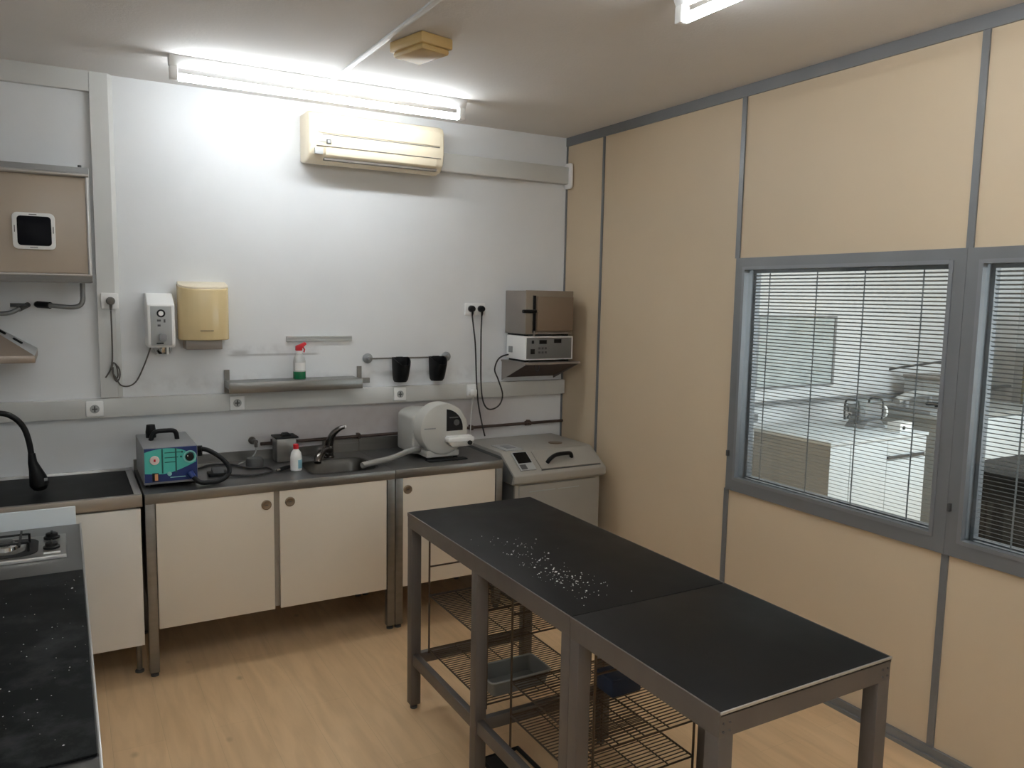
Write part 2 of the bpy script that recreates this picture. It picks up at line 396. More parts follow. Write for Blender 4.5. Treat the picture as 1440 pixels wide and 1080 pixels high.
wins = [(-1.582, -2.7495), (-2.7505, -3.916)]
wl = ['venetian blind with fine grey slats in the wide window facing the white cabinet',
      'fine grey venetian blind in the window cut by the right edge of the photo']
for i, (y1, y0) in enumerate(wins):
    a0, a1, z0, z1 = make_window(i + 1, y1, y0)
    a0 += 0.006; a1 -= 0.032
    bl = thing('venetian_blind', wl[i], 'blind', (0.04, (a0 + a1) / 2, z0), 'blinds between the panes of the partition windows')
    obj('head_rail', MB().box(0.026, 0.056, a0, a1, z1 - 0.03, z1 - 0.001), 'alu2', bl)
    sl = MB(); k = 0; z = z1 - 0.042
    tilt = math.radians(20)
    while z > z0 + 0.02:
        hw = 0.0085; dx, dz = hw * math.cos(tilt), hw * math.sin(tilt)
        t = bmesh.new()
        pr = [(-1, 0), (0, 0.0012), (1, 0)]
        top = [[t.verts.new((0.041 + q * dx + 0.3 * h * 0, y, z - q * dz + h + e)) for (q, h) in pr] for y in (a0, a1) for e in (0.0,)]
        bot = [[t.verts.new((0.041 + q * dx, y, z - q * dz + h - 0.0004)) for (q, h) in pr] for y in (a0, a1)]
        for j in range(2):
            t.faces.new((top[0][j], top[0][j + 1], top[1][j + 1], top[1][j]))
            t.faces.new((bot[0][j], bot[1][j], bot[1][j + 1], bot[0][j + 1]))
        t.faces.new((top[0][0], top[1][0], bot[1][0], bot[0][0])); t.faces.new((top[0][2], bot[0][2], bot[1][2], top[1][2]))
        sl._merge(t); z -= 0.0162
    obj('slats', sl, 'slat', bl)
    obj('bottom_rail', MB().box(0.032, 0.05, a0, a1, z0 + 0.001, z0 + 0.012), 'alu2', bl)
    for f in ((0.09, 0.36, 0.60, 0.86) if i == 0 else (0.13, 0.40, 0.65, 0.9)):
        y = a1 - f * (a1 - a0)
        obj('ladder_cord', MB().box(0.0405, 0.0415, y - 0.0032, y + 0.0032, z0 + 0.005, z1 - 0.02), 'cord', bl)

# boxed-in beam and column at the back wall, left
struct('trim_%d' % n, MB().box(XL, -2.803, -0.03, 0, 2.765, H), 'white_trim'); n += 1
struct('trim_%d' % n, MB().prism([(-2.802, -0.0), (-2.802, -0.03), (-2.722, -0.03), (-2.70, 0)], 'z', 1.262, H), 'white_trim'); n += 1

# ---------------------------------------------------------------- lights of the room, with added fill tubes
def fluorescent(name_label, p, along, L, k):
    """batten with a bare tube; p = centre on the ceiling"""
    t = thing('fluorescent_light', name_label, 'light', (p[0], p[1], H), 'bare tube ceiling lights')
    def bx(a0, a1, b0, b1, z0, z1, bev=0):
        return (p[0] + a0, p[0] + a1, p[1] + b0, p[1] + b1, z0, z1, bev) if along == 'x' else (p[0] + b0, p[0] + b1, p[1] + a0, p[1] + a1, z0, z1, bev)
    q = [(-0.034, H - 0.001), (0.034, H - 0.001), (0.034, H - 0.008), (0.013, H - 0.046), (-0.013, H - 0.046), (-0.034, H - 0.008)]
    ctr = p[1] if along == 'x' else p[0]
    obj('body', MB().prism([(ctr + a, b) for a, b in q], along, (p[0] if along == 'x' else p[1]) - L / 2, (p[0] if along == 'x' else p[1]) + L / 2, 0.002), 'white_gloss', t)
    for s in (-1, 1):
        e = s * (L / 2 - 0.02)
        obj('lamp_holder', MB().box(*bx(e - 0.018, e + 0.018, -0.02, 0.02, H - 0.105, H - 0.045, 0.006)), 'white', t)
    z = H - 0.09; h = L / 2 - 0.042
    q0, q1 = ((p[0] - h, p[1], z), (p[0] + h, p[1], z)) if along == 'x' else ((p[0], p[1] - h, z), (p[0], p[1] + h, z))
    obj('tube', MB().cyl(q0, q1, 0.017, 16), tube_mat(k), t)
    return t
fluorescent('fluorescent tube light on the ceiling along the back wall, above the air conditioner', (-1.76, -0.53), 'x', 1.48, 0)
fluorescent('fluorescent tube light cut by the top edge of the photo, over the black worktable', (-1.06, -3.05), 'y', 1.52, 1)
fluorescent('added fluorescent fill tube out of view, above the left bench', (-2.75, -3.6), 'y', 1.52, 2)  # this and the next two tubes are added fill, never in view
fluorescent('added fluorescent fill tube out of view, above the rear end of the partition', (-1.06, -5.4), 'y', 1.52, 3)
fluorescent('added fluorescent fill tube out of view, crossing the rear end of the room', (-1.9, -6.3), 'x', 1.52, 3)

# cable strip and yellowed box on the ceiling
o = obj('cable_conduit', MB().box(-1.768, -1.744, -2.6, -0.58, H - 0.012, H - 0.0005, 0.003), 'white_trim', origin=(-1.756, -1.6, H))
tag(o, 'thin white cable conduit running along the ceiling to the tube light', 'conduit')
t = thing('ceiling_box', 'yellowed plastic box fixed to the ceiling beside the cable conduit', 'box', (-1.62, -1.34, H))
Rz = Matrix.Translation((-1.62, -1.34, 0)) @ Matrix.Rotation(math.radians(14), 4, 'Z')
obj('base', MB().box(-0.08, 0.08, -0.112, 0.112, H - 0.045, H - 0.001, 0.006, 2, Rz), 'yellowed', t)
obj('cover', MB().box(-0.072, 0.072, -0.102, 0.102, H - 0.068, H - 0.042, 0.012, 2, Rz), 'yellowed', t)

# ---------------------------------------------------------------- air conditioner
t = thing('air_conditioner', 'cream wall mounted air conditioner under the tube light', 'air conditioner', (-1.38, -0.1, 2.52))
AX0, AX1 = -1.775, -0.985
prof = [(-0.002, 2.53), (-0.09, 2.515), (-0.15, 2.525), (-0.185, 2.56), (-0.2, 2.63), (-0.2, 2.74), (-0.185, 2.77), (-0.15, 2.785), (-0.002, 2.785)]
obj('body', MB().prism(prof, 'x', AX0, AX1, 0.012, 3), 'ac', t)
obj('front_panel', MB().prism([(-0.196, 2.665), (-0.207, 2.668), (-0.207, 2.745), (-0.19, 2.772), (-0.18, 2.772)], 'x', AX0 + 0.05, AX1 - 0.03, 0.003), 'ac', t)
obj('panel_gap', MB().box(AX0 + 0.07, AX1 - 0.03, -0.2035, -0.19, 2.659, 2.663).box(AX0 + 0.04, AX1 - 0.02, -0.1995, -0.19, 2.598, 2.601), 'ac_dark', t)
lv = obj('louver', MB().prism([(-0.180, 2.542), (-0.196, 2.555), (-0.2045, 2.593), (-0.198, 2.594)], 'x', AX0 + 0.09, AX1 - 0.05, 0.002), 'ac', t)
obj('outlet_slot', MB().box(AX0 + 0.085, AX1 - 0.04, -0.182, -0.15, 2.529, 2.541), 'ac_dark', t)
obj('emblem', MB().box(AX0 + 0.093, AX0 + 0.117, -0.2045, -0.198, 2.612, 2.636, 0.001), 'dark_grey', t)
obj('emblem_print', MB().box(AX0 + 0.098, AX0 + 0.112, -0.2055, -0.2, 2.617, 2.631).box(AX0 + 0.05, AX0 + 0.088, -0.2012, -0.198, 2.621, 2.626), 'panel_grey', t)
obj('display', MB().box(AX0 + 0.03, AX0 + 0.075, -0.198, -0.18, 2.555, 2.588, 0.002), 'panel_grey', t)

# pipe cover from the air conditioner into the partition
t = thing('pipe_cover', 'white pipe cover running from the air conditioner to the corner', 'pipe cover', (-0.5, 0, 2.55))
obj('channel', MB().box(-0.984, -0.0, -0.055, -0.0005, 2.555, 2.665, 0.006), 'white_trim', t)
obj('end_flange', MB().prism(rrect(-0.085, -0.002, 2.525, 2.69, 0.02), 'x', -0.02, -0.0045, 0.004), 'white', t)

# ---------------------------------------------------------------- trunking and sockets
o = obj('cable_trunking', MB().box(XL + 0.001, -0.005, -0.05, -0.0005, 1.163, 1.258, 0.003), 'white_trim', origin=(-1.9, 0, 1.16))
tag(o, 'long white cable trunking with sockets along the back wall', 'trunking')

def socket_plate(m, x, y, z, w=0.08, h=0.08, d=0.012):
    m.box(x - w / 2, x + w / 2, y - d, y, z - h / 2, z + h / 2, 0.006, 2)
def make_socket(label, x, y, z, group='sockets of the back wall'):
    t = thing('wall_socket', label, 'socket', (x, y, z), group)
    a = MB(); socket_plate(a, x, y, z); obj('cover_plate', a, 'white', t)
    obj('recess', MB().lathe([(0.0215, -0.0125), (0.0215, -0.0135), (0.018, -0.0135), (0.017, -0.0128), (0.0, -0.0128)], (x, y, z), 'y'), 'panel_grey', t)
    obj('contact', MB().box(x - 0.012, x + 0.012, y - 0.0155, y - 0.0128, z - 0.003, z + 0.003).box(x - 0.003, x + 0.003, y - 0.0155, y - 0.0128, z - 0.015, z + 0.015), 'dark_grey', t)
    return t
s0 = make_socket('white socket in the trunking, leftmost, above the black counter', -2.833, -0.05, 1.211)
for lab, x, z in (('white socket in the trunking below the left end of the steel shelf', -2.145, 1.207), ('white socket in the trunking below the two black cups', -1.20, 1.213)):
    s = copy_tree(s0); s.location = (x, -0.05, z); s['label'] = lab

def plug(name, label, x, y, z, m, cat='plug', group=None):
    t = thing(name, label, cat, (x, y, z), group)
    obj('head', MB().lathe([(0.0, 0.0), (0.0195, 0.0), (0.0205, -0.006), (0.0205, -0.022), (0.016, -0.034), (0.0, -0.036)], (x, y, z), 'y'), m, t)
    obj('cable_grip', MB().tube([(x, y - 0.024, z - 0.008), (x, y - 0.022, z - 0.03), (x, y - 0.018, z - 0.045)], [0.008, 0.007, 0.005], 10), m, t)
    return t

# socket on the column, its plug and cable to the wall dispenser
t = thing('wall_socket', 'white socket on the column casing with a grey plug in it', 'socket', (-2.747, -0.03, 1.752), 'sockets of the back wall')
a = MB(); socket_plate(a, -2.747, -0.03, 1.752); obj('cover_plate', a, 'white', t)
plug('power_plug', 'grey power plug in the socket on the column casing', -2.744, -0.0435, 1.752, 'grey_cable', 'plug', 'power plugs on the back wall')
p = smooth_path([(-2.744, -0.062, 1.705), (-2.743, -0.05, 1.585), (-2.744, -0.042, 1.47), (-2.748, -0.042, 1.41), (-2.735, -0.045, 1.36), (-2.722, -0.05, 1.375), (-2.728, -0.046, 1.425), (-2.742, -0.05, 1.44),
                 (-2.748, -0.055, 1.40), (-2.732, -0.056, 1.365), (-2.71, -0.04, 1.325), (-2.672, -0.03, 1.318), (-2.635, -0.03, 1.345), (-2.60, -0.035, 1.42), (-2.572, -0.045, 1.50), (-2.566, -0.06, 1.53)])
cb = MB().tube(p, 0.0038, 8)
cb.tube(smooth_path([(-2.744, -0.05, 1.44), (-2.758, -0.046, 1.40), (-2.778, -0.042, 1.366)]), 0.0038, 8)
cb.tube(smooth_path([(-2.736, -0.054, 1.44), (-2.716, -0.054, 1.41), (-2.714, -0.05, 1.37), (-2.728, -0.05, 1.345), (-2.742, -0.05, 1.375), (-2.744, -0.056, 1.42)]), 0.0038, 8)
tag(obj('power_cable', cb, 'grey_cable', origin=(-2.74, -0.04, 1.4)), 'thin grey cable bundled below the column socket, looping to the white wall dispenser', 'cable')

# double socket with two black plugs
t = thing('double_socket', 'white double wall socket with two black plugs', 'socket', (-0.675, 0, 1.727))
obj('cover_plate', MB().box(-0.747, -0.603, -0.013, -0.0005, 1.688, 1.766, 0.005), 'white', t)
for x in (-0.706, -0.638): obj('recess', MB().lathe([(0.022, -0.0125), (0.022, -0.0142), (0.0, -0.0142)], (x, 0, 1.73), 'y'), 'panel_grey', t)
plug('power_plug', 'left black power plug in the double socket', -0.706, -0.0147, 1.73, 'black', 'plug', 'power plugs on the back wall')
plug('power_plug', 'right black power plug in the double socket', -0.638, -0.0147, 1.73, 'black', 'plug', 'power plugs on the back wall')
p = smooth_path([(-0.706, -0.032, 1.688), (-0.700, -0.045, 1.60), (-0.69, -0.05, 1.5), (-0.686, -0.060, 1.32), (-0.680, -0.062, 1.22), (-0.668, -0.062, 1.12), (-0.642, -0.062, 1.0), (-0.618, -0.06, 0.915)])
tag(obj('power_cable', MB().tube(p, 0.005, 8), 'cable', origin=(-0.68, -0.03, 1.2)), 'black cable hanging from the double socket straight down behind the white machine', 'cable')
p = smooth_path([(-0.638, -0.032, 1.688), (-0.648, -0.045, 1.58), (-0.655, -0.06, 1.47), (-0.662, -0.08, 1.27), (-0.65, -0.085, 1.155), (-0.615, -0.08, 1.098), (-0.57, -0.085, 1.093), (-0.525, -0.09, 1.125), (-0.51, -0.09, 1.19),
                 (-0.535, -0.075, 1.28), (-0.553, -0.06, 1.34), (-0.535, -0.06, 1.40), (-0.50, -0.06, 1.428), (-0.455, -0.06, 1.438)])
tag(obj('power_cable', MB().tube(p, 0.005, 8), 'cable', origin=(-0.6, -0.04, 1.3)), 'black cable looping from the double socket to the furnace control box', 'cable')

# white adapter in the trunking socket
t = thing('wall_socket', 'white socket in the trunking nearest the corner, with an adapter', 'socket', (-0.712, -0.05, 1.214), 'sockets of the back wall')
a = MB(); socket_plate(a, -0.712, -0.05, 1.214); obj('cover_plate', a, 'white', t)
t = thing('plug_adapter', 'white plug with a thin white lead in the trunking socket nearest the corner', 'plug', (-0.705, -0.062, 1.205))
obj('head', MB().box(-0.742, -0.692, -0.092, -0.063, 1.185, 1.225, 0.008), 'white', t)
obj('lead', MB().tube(smooth_path([(-0.715, -0.08, 1.187), (-0.712, -0.062, 1.12), (-0.715, -0.055, 1.05), (-0.72, -0.055, 0.96), (-0.72, -0.05, 0.90)]), 0.003, 8), 'white_trim', t)

# ---------------------------------------------------------------- water heater, hoses
t = thing('water_heater', 'taupe electric water heater with a black display on the back wall', 'water heater', (-3.06, -0.15, 1.84))
HX0, HX1 = -3.30, -2.826
obj('body', MB().prism([(-0.01, 1.842), (-0.275, 1.842), (-0.29, 1.86), (-0.29, 2.335), (-0.27, 2.362), (-0.01, 2.362)], 'x', HX0 + 0.012, HX1 - 0.012, 0.006), 'midgrey', t)
obj('front_plate', MB().prism([(-0.285, 1.872), (-0.312, 1.872), (-0.312, 2.318), (-0.285, 2.318)], 'x', HX0 + 0.004, HX1 - 0.004, 0.013, 4), 'taupe', t)
obj('top_trim', MB().prism([(-0.24, 2.368), (-0.29, 2.364), (-0.312, 2.336), (-0.316, 2.316), (-0.30, 2.316), (-0.24, 2.35)], 'x', HX0, HX1, 0.005), 'slope_grey', t)
obj('edge_strip', MB().tube([(HX0 + 0.004, -0.3155, 2.326), (HX1 - 0.004, -0.3155, 2.326)], 0.0085, 12), 'silver', t)
obj('bottom_trim', MB().prism([(-0.01, 1.838), (-0.29, 1.838), (-0.316, 1.868), (-0.316, 1.876), (-0.30, 1.876), (-0.01, 1.85)], 'x', HX0, HX1, 0.003), 'slope_grey', t)
obj('edge_strip', MB().tube([(HX0 + 0.004, -0.3155, 1.872), (HX1 - 0.004, -0.3155, 1.872)], 0.0055, 12), 'silver', t)
for x in (HX0, HX1):
    obj('side_trim', MB().tube([(x + (0.01 if x == HX0 else -0.01), -0.309, 1.874), (x + (0.01 if x == HX0 else -0.01), -0.309, 2.318)], 0.009, 12), 'silver', t)
d = obj('control_bezel', MB().prism(rrect(-3.135, -2.97, 1.982, 2.143, 0.02), 'y', -0.332, -0.311, 0.005), 'white', t)
obj('display', MB().prism(rrect(-3.117, -2.985, 1.998, 2.128, 0.015), 'y', -0.336, -0.33, 0.002), 'display_black', d)
for q in ((-3.07, -3.04, 2.1335, 2.1365), (-3.07, -3.04, 1.988, 1.991), (-2.979, -2.976, 2.055, 2.085), (-3.128, -3.125, 2.055, 2.085)):
    obj('bezel_mark', MB().box(q[0], q[1], -0.3335, -0.331, q[2], q[3]), 'dark_grey', d)
obj('hanging_screw', MB().cyl((-2.86, -0.2, 2.365), (-2.86, -0.2, 2.385), 0.008), 'dark_grey', t)

t = thing('water_hose', 'grey flexible hose with a black end curving under the water heater', 'hose', (-2.87, -0.1, 1.84), 'flexible hoses under the water heater')
obj('flex', MB().tube(smooth_path([(-2.866, -0.1, 1.837), (-2.866, -0.1, 1.79), (-2.868, -0.1, 1.75), (-2.884, -0.1, 1.727), (-2.92, -0.1, 1.72), (-2.97, -0.1, 1.724), (-3.01, -0.09, 1.728)]), 0.0115, 12), 'flex', t)
obj('end_fitting', MB().cyl((-3.006, -0.091, 1.7277), (-3.058, -0.03, 1.731), 0.0165, 14).cyl((-3.058, -0.03, 1.731), (-3.062, -0.001, 1.731), 0.014, 14), 'black', t)
t = thing('water_hose', 'grey hose with a tap end under the water heater, cut by the left photo edge', 'hose', (-3.2, -0.1, 1.7), 'flexible hoses under the water heater')
obj('flex', MB().tube(smooth_path([(-3.275, -0.1, 1.837), (-3.272, -0.1, 1.75), (-3.255, -0.1, 1.70), (-3.22, -0.1, 1.688), (-3.17, -0.1, 1.692), (-3.13, -0.09, 1.712)]), 0.0105, 12), 'flex', t)
obj('end_fitting', MB().cyl((-3.133, -0.091, 1.71), (-3.10, -0.001, 1.728), 0.013, 14).cyl((-3.17, -0.06, 1.727), (-3.10, -0.06, 1.727), 0.009, 12), 'dark_grey', t)

# ---------------------------------------------------------------- extractor hood
t = thing('extractor_hood', 'grey pyramid extractor hood on the back wall under the water heater', 'hood', (-3.37, -0.2, 1.48))
X0, X1, cx = -3.675, -3.068, -3.37
def quad(mb, pts, th=0.004):
    b = bmesh.new(); vs = [b.verts.new(q) for q in pts]; f = b.faces.new(vs)
    nrm = f.normal.copy() if f.normal.length else None
    b.normal_update(); nrm = f.normal.copy()
    lo = [b.verts.new(Vector(q) - nrm * th) for q in pts]; m = len(pts)
    b.faces.new(lo[::-1])
    for i in range(m): b.faces.new((vs[i], lo[i], lo[(i + 1) % m], vs[(i + 1) % m]))
    bmesh.ops.recalc_face_normals(b, faces=b.faces)
    return mb._merge(b)
zt = 1.66; hx = 0.075
quadF = [(X0, -0.45, 1.512), (X1, -0.45, 1.512), (cx + hx, -0.2, zt), (cx - hx, -0.2, zt)]
quadR = [(X1, -0.45, 1.512), (X1, -0.002, 1.518), (cx + hx, -0.002, zt), (cx + hx, -0.2, zt)]
quadL = [(X0, -0.002, 1.518), (X0, -0.45, 1.512), (cx - hx, -0.2, zt), (cx - hx, -0.002, zt)]
obj('front_slope', quad(MB(), quadF), 'hood_brown', t)
ss = obj('side_slope', quad(MB(), quadR), 'panel_grey', t)
obj('side_slope', quad(MB(), quadL), 'panel_grey', t)
for a in (0.33, 0.62):
    b = MB(); c = Vector(quadR[0]).lerp(Vector(quadR[1]), 0.45).lerp(Vector(quadR[3]).lerp(Vector(quadR[2]), 0.45), a)
    dd = (Vector(quadR[3]).lerp(Vector(quadR[2]), 0.45) - Vector(quadR[0]).lerp(Vector(quadR[1]), 0.45)).normalized() * 0.022
    b.tube([c - dd + Vector((0.002, 0, 0.002)), c + dd + Vector((0.002, 0, 0.002))], 0.007, 8)
    obj('vent_slot', b, 'black', ss)
obj('rim', MB().box(X0, X1, -0.462, -0.002, 1.482, 1.514, 0.002), 'hood_brown', t)
obj('chimney', MB().box(cx - hx, cx + hx, -0.2, -0.002, zt - 0.002, 1.825), 'panel_grey', t)

# ---------------------------------------------------------------- gooseneck suction arm on the black counter
t = thing('gooseneck_arm', 'black gooseneck arm with a flared nozzle over the black counter', 'gooseneck arm', (-3.5, -0.36, 0.877))
obj('arm', MB().tube(smooth_path([(-3.5, -0.36, 0.885), (-3.5, -0.36, 1.05), (-3.44, -0.36, 1.19), (-3.33, -0.355, 1.25), (-3.22, -0.35, 1.252), (-3.166, -0.35, 1.23), (-3.128, -0.35, 1.18), (-3.110, -0.35, 1.11), (-3.103, -0.35, 1.04)]), 0.0125, 12), 'black', t)
nz = obj('nozzle', MB().tube([(-3.103, -0.35, 1.06), (-3.101, -0.35, 1.02), (-3.092, -0.35, 0.985), (-3.083, -0.345, 0.945), (-3.078, -0.34, 0.915), (-3.076, -0.335, 0.893)], [0.015, 0.019, 0.026, 0.036, 0.041, 0.030], 18), 'black', t)
obj('nozzle_patch', MB().box(-3.058, -3.044, -0.379, -0.373, 0.933, 0.947, 0.001), 'midgrey', nz)  # small mid-grey square on the nozzle
obj('base', MB().lathe([(0.07, 0.0), (0.07, 0.012), (0.03, 0.02), (0.0, 0.02)], (-3.5, -0.36, 0.8775)), 'black', t)

# ---------------------------------------------------------------- wall dispenser, towel dispenser
t = thing('wall_dispenser', 'white wall dispenser with grey front, dial and metal spout', 'dispenser', (-2.52, -0.08, 1.5))
obj('body', MB().prism([(-0.0005, 1.525), (-0.135, 1.52), (-0.15, 1.535), (-0.15, 1.738), (-0.06, 1.795), (-0.0005, 1.795)], 'x', -2.588, -2.458, 0.008, 3), 'white', t)
fp = obj('front_plate', MB().box(-2.572, -2.474, -0.1535, -0.149, 1.532, 1.73, 0.001), 'panel_grey', t)
obj('dial', MB().lathe([(0.02, 0), (0.02, -0.006), (0.014, -0.006), (0.013, -0.004), (0.0, -0.004)], (-2.524, -0.153, 1.694), 'y'), 'black', fp)
obj('dial_face', MB().lathe([(0.012, 0), (0.012, -0.005), (0.0, -0.005)], (-2.524, -0.153, 1.694), 'y'), 'white', fp)
obj('print', MB().box(-2.543, -2.525, -0.1545, -0.153, 1.653, 1.663).box(-2.512, -2.504, -0.1545, -0.153, 1.648, 1.664).box(-2.541, -2.527, -0.1545, -0.153, 1.628, 1.638), 'dark_grey', fp)
obj('lever', MB().prism(rrect(-2.535, -2.50, 1.552, 1.592, 0.012), 'y', -0.17, -0.153, 0.003), 'midgrey', fp)
obj('slot', MB().box(-2.548, -2.515, -0.156, -0.152, 1.54, 1.546), 'black', fp)
obj('spout', MB().lathe([(0.045, 0), (0.042, -0.02), (0.034, -0.035), (0.0, -0.035)], (-2.512, -0.075, 1.52)), 'chrome', t)
obj('tip', MB().cyl((-2.495, -0.125, 1.525), (-2.495, -0.125, 1.485), 0.006, 12), 'white', t)

t = thing('wall_mounted_towel_dispenser', 'cream paper towel dispenser with curved front on the back wall', 'dispenser', (-2.31, -0.08, 1.5))
pts = [(-2.185, -0.0003), (-2.43, -0.0003), (-2.435, -0.07)] + [(-2.31 + 0.125 * math.cos(a), -0.085 - 0.08 * math.sin(a)) for a in [math.radians(180 - q) for q in range(0, 181, 15)]] + [(-2.183, -0.07)]
cv = MB().prism(pts, 'z', 1.555, 1.850, 0.008, 3)
for v in cv.bm.verts:
    if v.co.z > 1.8: v.co.z += 0.19 * v.co.y
obj('cover', cv, 'cream', t)
cv = MB().prism([(-2.31 + (q[0] + 2.31) * 0.985, q[1] * 0.97) for q in pts], 'z', 1.845, 1.860, 0.005)
for v in cv.bm.verts: v.co.z += 0.19 * v.co.y
obj('lit_rim', cv, 'ac', t)  # paler colour paints in the light caught along the upper edge
obj('paper_slot', MB().box(-2.405, -2.225, -0.12, -0.0005, 1.505, 1.556, 0.004), 'furnace_side', t)
obj('groove', MB().box(-2.34, -2.275, -0.1665, -0.158, 1.603, 1.608), 'brass', t)

# ---------------------------------------------------------------- steel wall shelf and spray bottle
t = thing('wall_shelf', 'long stainless steel wall shelf holding the spray bottle', 'shelf', (-1.84, 0, 1.28))
obj('board', MB().box(-2.2, -1.478, -0.165, -0.002, 1.318, 1.328), 'steel', t)
obj('front_lip', MB().box(-2.205, -1.473, -0.172, -0.163, 1.272, 1.33, 0.002), 'steel', t)
for x in (-2.187, -1.437):
    br = MB().box(x - 0.014, x + 0.014, -0.006, -0.0005, 1.255, 1.385)
    br.box(x - 0.012, x + 0.012, -0.16, -0.004, 1.29, 1.316) if x < -2 else br.box(x - 0.045, x + 0.06, -0.02, -0.004, 1.285, 1.315)
    obj('bracket', br, 'steel', t)
t = thing('spray_bottle', 'clear spray bottle with red trigger and green liquid on the steel shelf', 'bottle', (-1.812, -0.085, 1.3285))
bx, by, bz = -1.812, -0.085, 1.3287
obj('bottle', MB().lathe([(0.0, 0.0), (0.031, 0.0), (0.034, 0.004), (0.034, 0.10), (0.028, 0.125), (0.015, 0.142), (0.0135, 0.155), (0.0, 0.155)], (bx, by, bz)), 'clear', t)
obj('liquid', MB().lathe([(0.0345, 0.003), (0.0347, 0.005), (0.0347, 0.042), (0.0343, 0.044)], (bx, by, bz)), 'green', t)
obj('collar', MB().lathe([(0.016, 0.143), (0.016, 0.16), (0.0, 0.16)], (bx, by, bz)), 'white', t)
hd = obj('trigger_head', MB().prism([(bx - 0.02, bz + 0.16), (bx + 0.014, bz + 0.16), (bx + 0.016, bz + 0.175), (bx + 0.04, bz + 0.196), (bx + 0.032, bz + 0.208), (bx + 0.006, bz + 0.196), (bx - 0.02, bz + 0.186)], 'y', by - 0.013, by + 0.013, 0.003), 'red', t)
obj('trigger', MB().tube([(bx + 0.022, by, bz + 0.18), (bx + 0.03, by, bz + 0.165), (bx + 0.026, by, bz + 0.15)], 0.004, 8), 'red', hd)
obj('label', MB().prism([(bx + 0.0352 * math.cos(a), by + 0.0352 * math.sin(a)) for a in [math.radians(q) for q in range(215, 330, 12)]] + [(bx + 0.0335 * math.cos(a), by + 0.0335 * math.sin(a)) for a in [math.radians(q) for q in range(323, 210, -12)]], 'z', bz + 0.05, bz + 0.095), 'white', t)

o = obj('wall_strip', MB().box(-1.863, -1.482, -0.012, -0.0005, 1.534, 1.566, 0.003).box(-1.86, -1.485, -0.016, -0.01, 1.558, 1.566), 'strip_grey', origin=(-1.67, 0, 1.55))
tag(o, 'short grey strip fixed to the wall above the spray bottle', 'wall strip')

# ---------------------------------------------------------------- rail with two black cups
t = thing('wall_rail', 'thin steel rail on round wall plates carrying two black cups', 'rail', (-1.12, 0, 1.43))
obj('rod', MB().cyl((-1.385, -0.035, 1.43), (-0.872, -0.035, 1.43), 0.005, 10), 'steel', t)
for x in (-1.385, -0.872):
    obj('wall_plate', MB().lathe([(0.03, -0.0005), (0.03, -0.008), (0.012, -0.016), (0.011, -0.038), (0.0, -0.04)], (x, 0, 1.43), 'y'), 'midgrey', t)
def make_cup(label, x):
    t = thing('hanging_cup', label, 'cup', (x, -0.07, 1.29), 'black cups on the wall rail')
    b = bmesh.new(); rings = []; N = 20
    for (zz, w, d, lean) in ((1.437, 0.052, 0.100, 0.045), (1.41, 0.052, 0.096, 0.035), (1.33, 0.048, 0.070, 0.008), (1.30, 0.044, 0.055, 0.0), (1.287, 0.036, 0.042, 0.0)):
        zf = lambda y: zz - lean * min(1, (-0.045 - y) / 0.1) ** 1.5 if y < -0.045 else zz
        ring = [b.verts.new((x - w, -0.043, zz))]
        for k in range(N + 1):
            a = PI + PI * k / N
            y = -0.045 + d * math.sin(a)
            ring.append(b.verts.new((x + w * math.copysign(abs(math.cos(a)) ** 0.75, math.cos(a)), y, zf(y))))
        ring.append(b.verts.new((x + w, -0.043, zz)))
        rings.append(ring)
    for a, c in zip(rings, rings[1:]):
        m = len(a)
        for k in range(m): b.faces.new((a[k], a[(k + 1) % m], c[(k + 1) % m], c[k]))
    b.faces.new(rings[-1])
    # inner wall
    inner = [b.verts.new((x + (v.co.x - x) * 0.93, -0.045 + (v.co.y + 0.045) * 0.93, v.co.z)) for v in rings[0]]
    low = [b.verts.new((x + (v.co.x - x) * 0.9, -0.045 + (v.co.y + 0.045) * 0.9, v.co.z + 0.006)) for v in rings[-1]]
    m = len(inner)
    for k in range(m):
        b.faces.new((rings[0][k], inner[k], inner[(k + 1) % m], rings[0][(k + 1) % m]))
        b.faces.new((inner[k], low[k], low[(k + 1) % m], inner[(k + 1) % m]))
    b.faces.new(low)
    bmesh.ops.recalc_face_normals(b, faces=b.faces)
    mb = MB(); mb._merge(b); obj('shell', mb, 'black', t)
    obj('hook', MB().box(x - 0.02, x + 0.02, -0.043, -0.028, 1.434, 1.438).box(x - 0.02, x + 0.02, -0.030, -0.027, 1.40, 1.438), 'black', t)
    return t
c0 = make_cup('black plastic cup on the wall rail, nearer the spray bottle', -1.195)
c1 = copy_tree(c0); c1.location.x = -0.955; c1['label'] = 'black plastic cup on the wall rail, nearer the double socket'

# ---------------------------------------------------------------- furnace, its control box and wall bracket
t = thing('furnace', 'brown grey muffle furnace standing on the white control box', 'furnace', (-0.28, -0.13, 1.565))
obj('housing', MB().box(-0.452, -0.10, -0.26, -0.005, 1.578, 1.85, 0.004), 'furnace_side', t)
obj('front_frame', MB().box(-0.452, -0.10, -0.268, -0.258, 1.578, 1.852, 0.003), 'furnace', t)
dr = obj('door', MB().box(-0.385, -0.117, -0.298, -0.272, 1.60, 1.815, 0.004), 'furnace_door', t)
obj('door_gap', MB().box(-0.402, -0.385, -0.276, -0.266, 1.59, 1.82), 'black', t)
obj('handle', MB().cyl((-0.50, -0.315, 1.722), (-0.40, -0.30, 1.722), 0.011, 12), 'black', dr)
obj('handle_bracket', MB().tube([(-0.405, -0.298, 1.722), (-0.378, -0.296, 1.722)], 0.004, 8), 'chrome', dr)
obj('hinge_strip', MB().box(-0.37, -0.14, -0.279, -0.268, 1.58, 1.59).box(-0.40, -0.396, -0.29, -0.268, 1.567, 1.60), 'furnace_side', t)
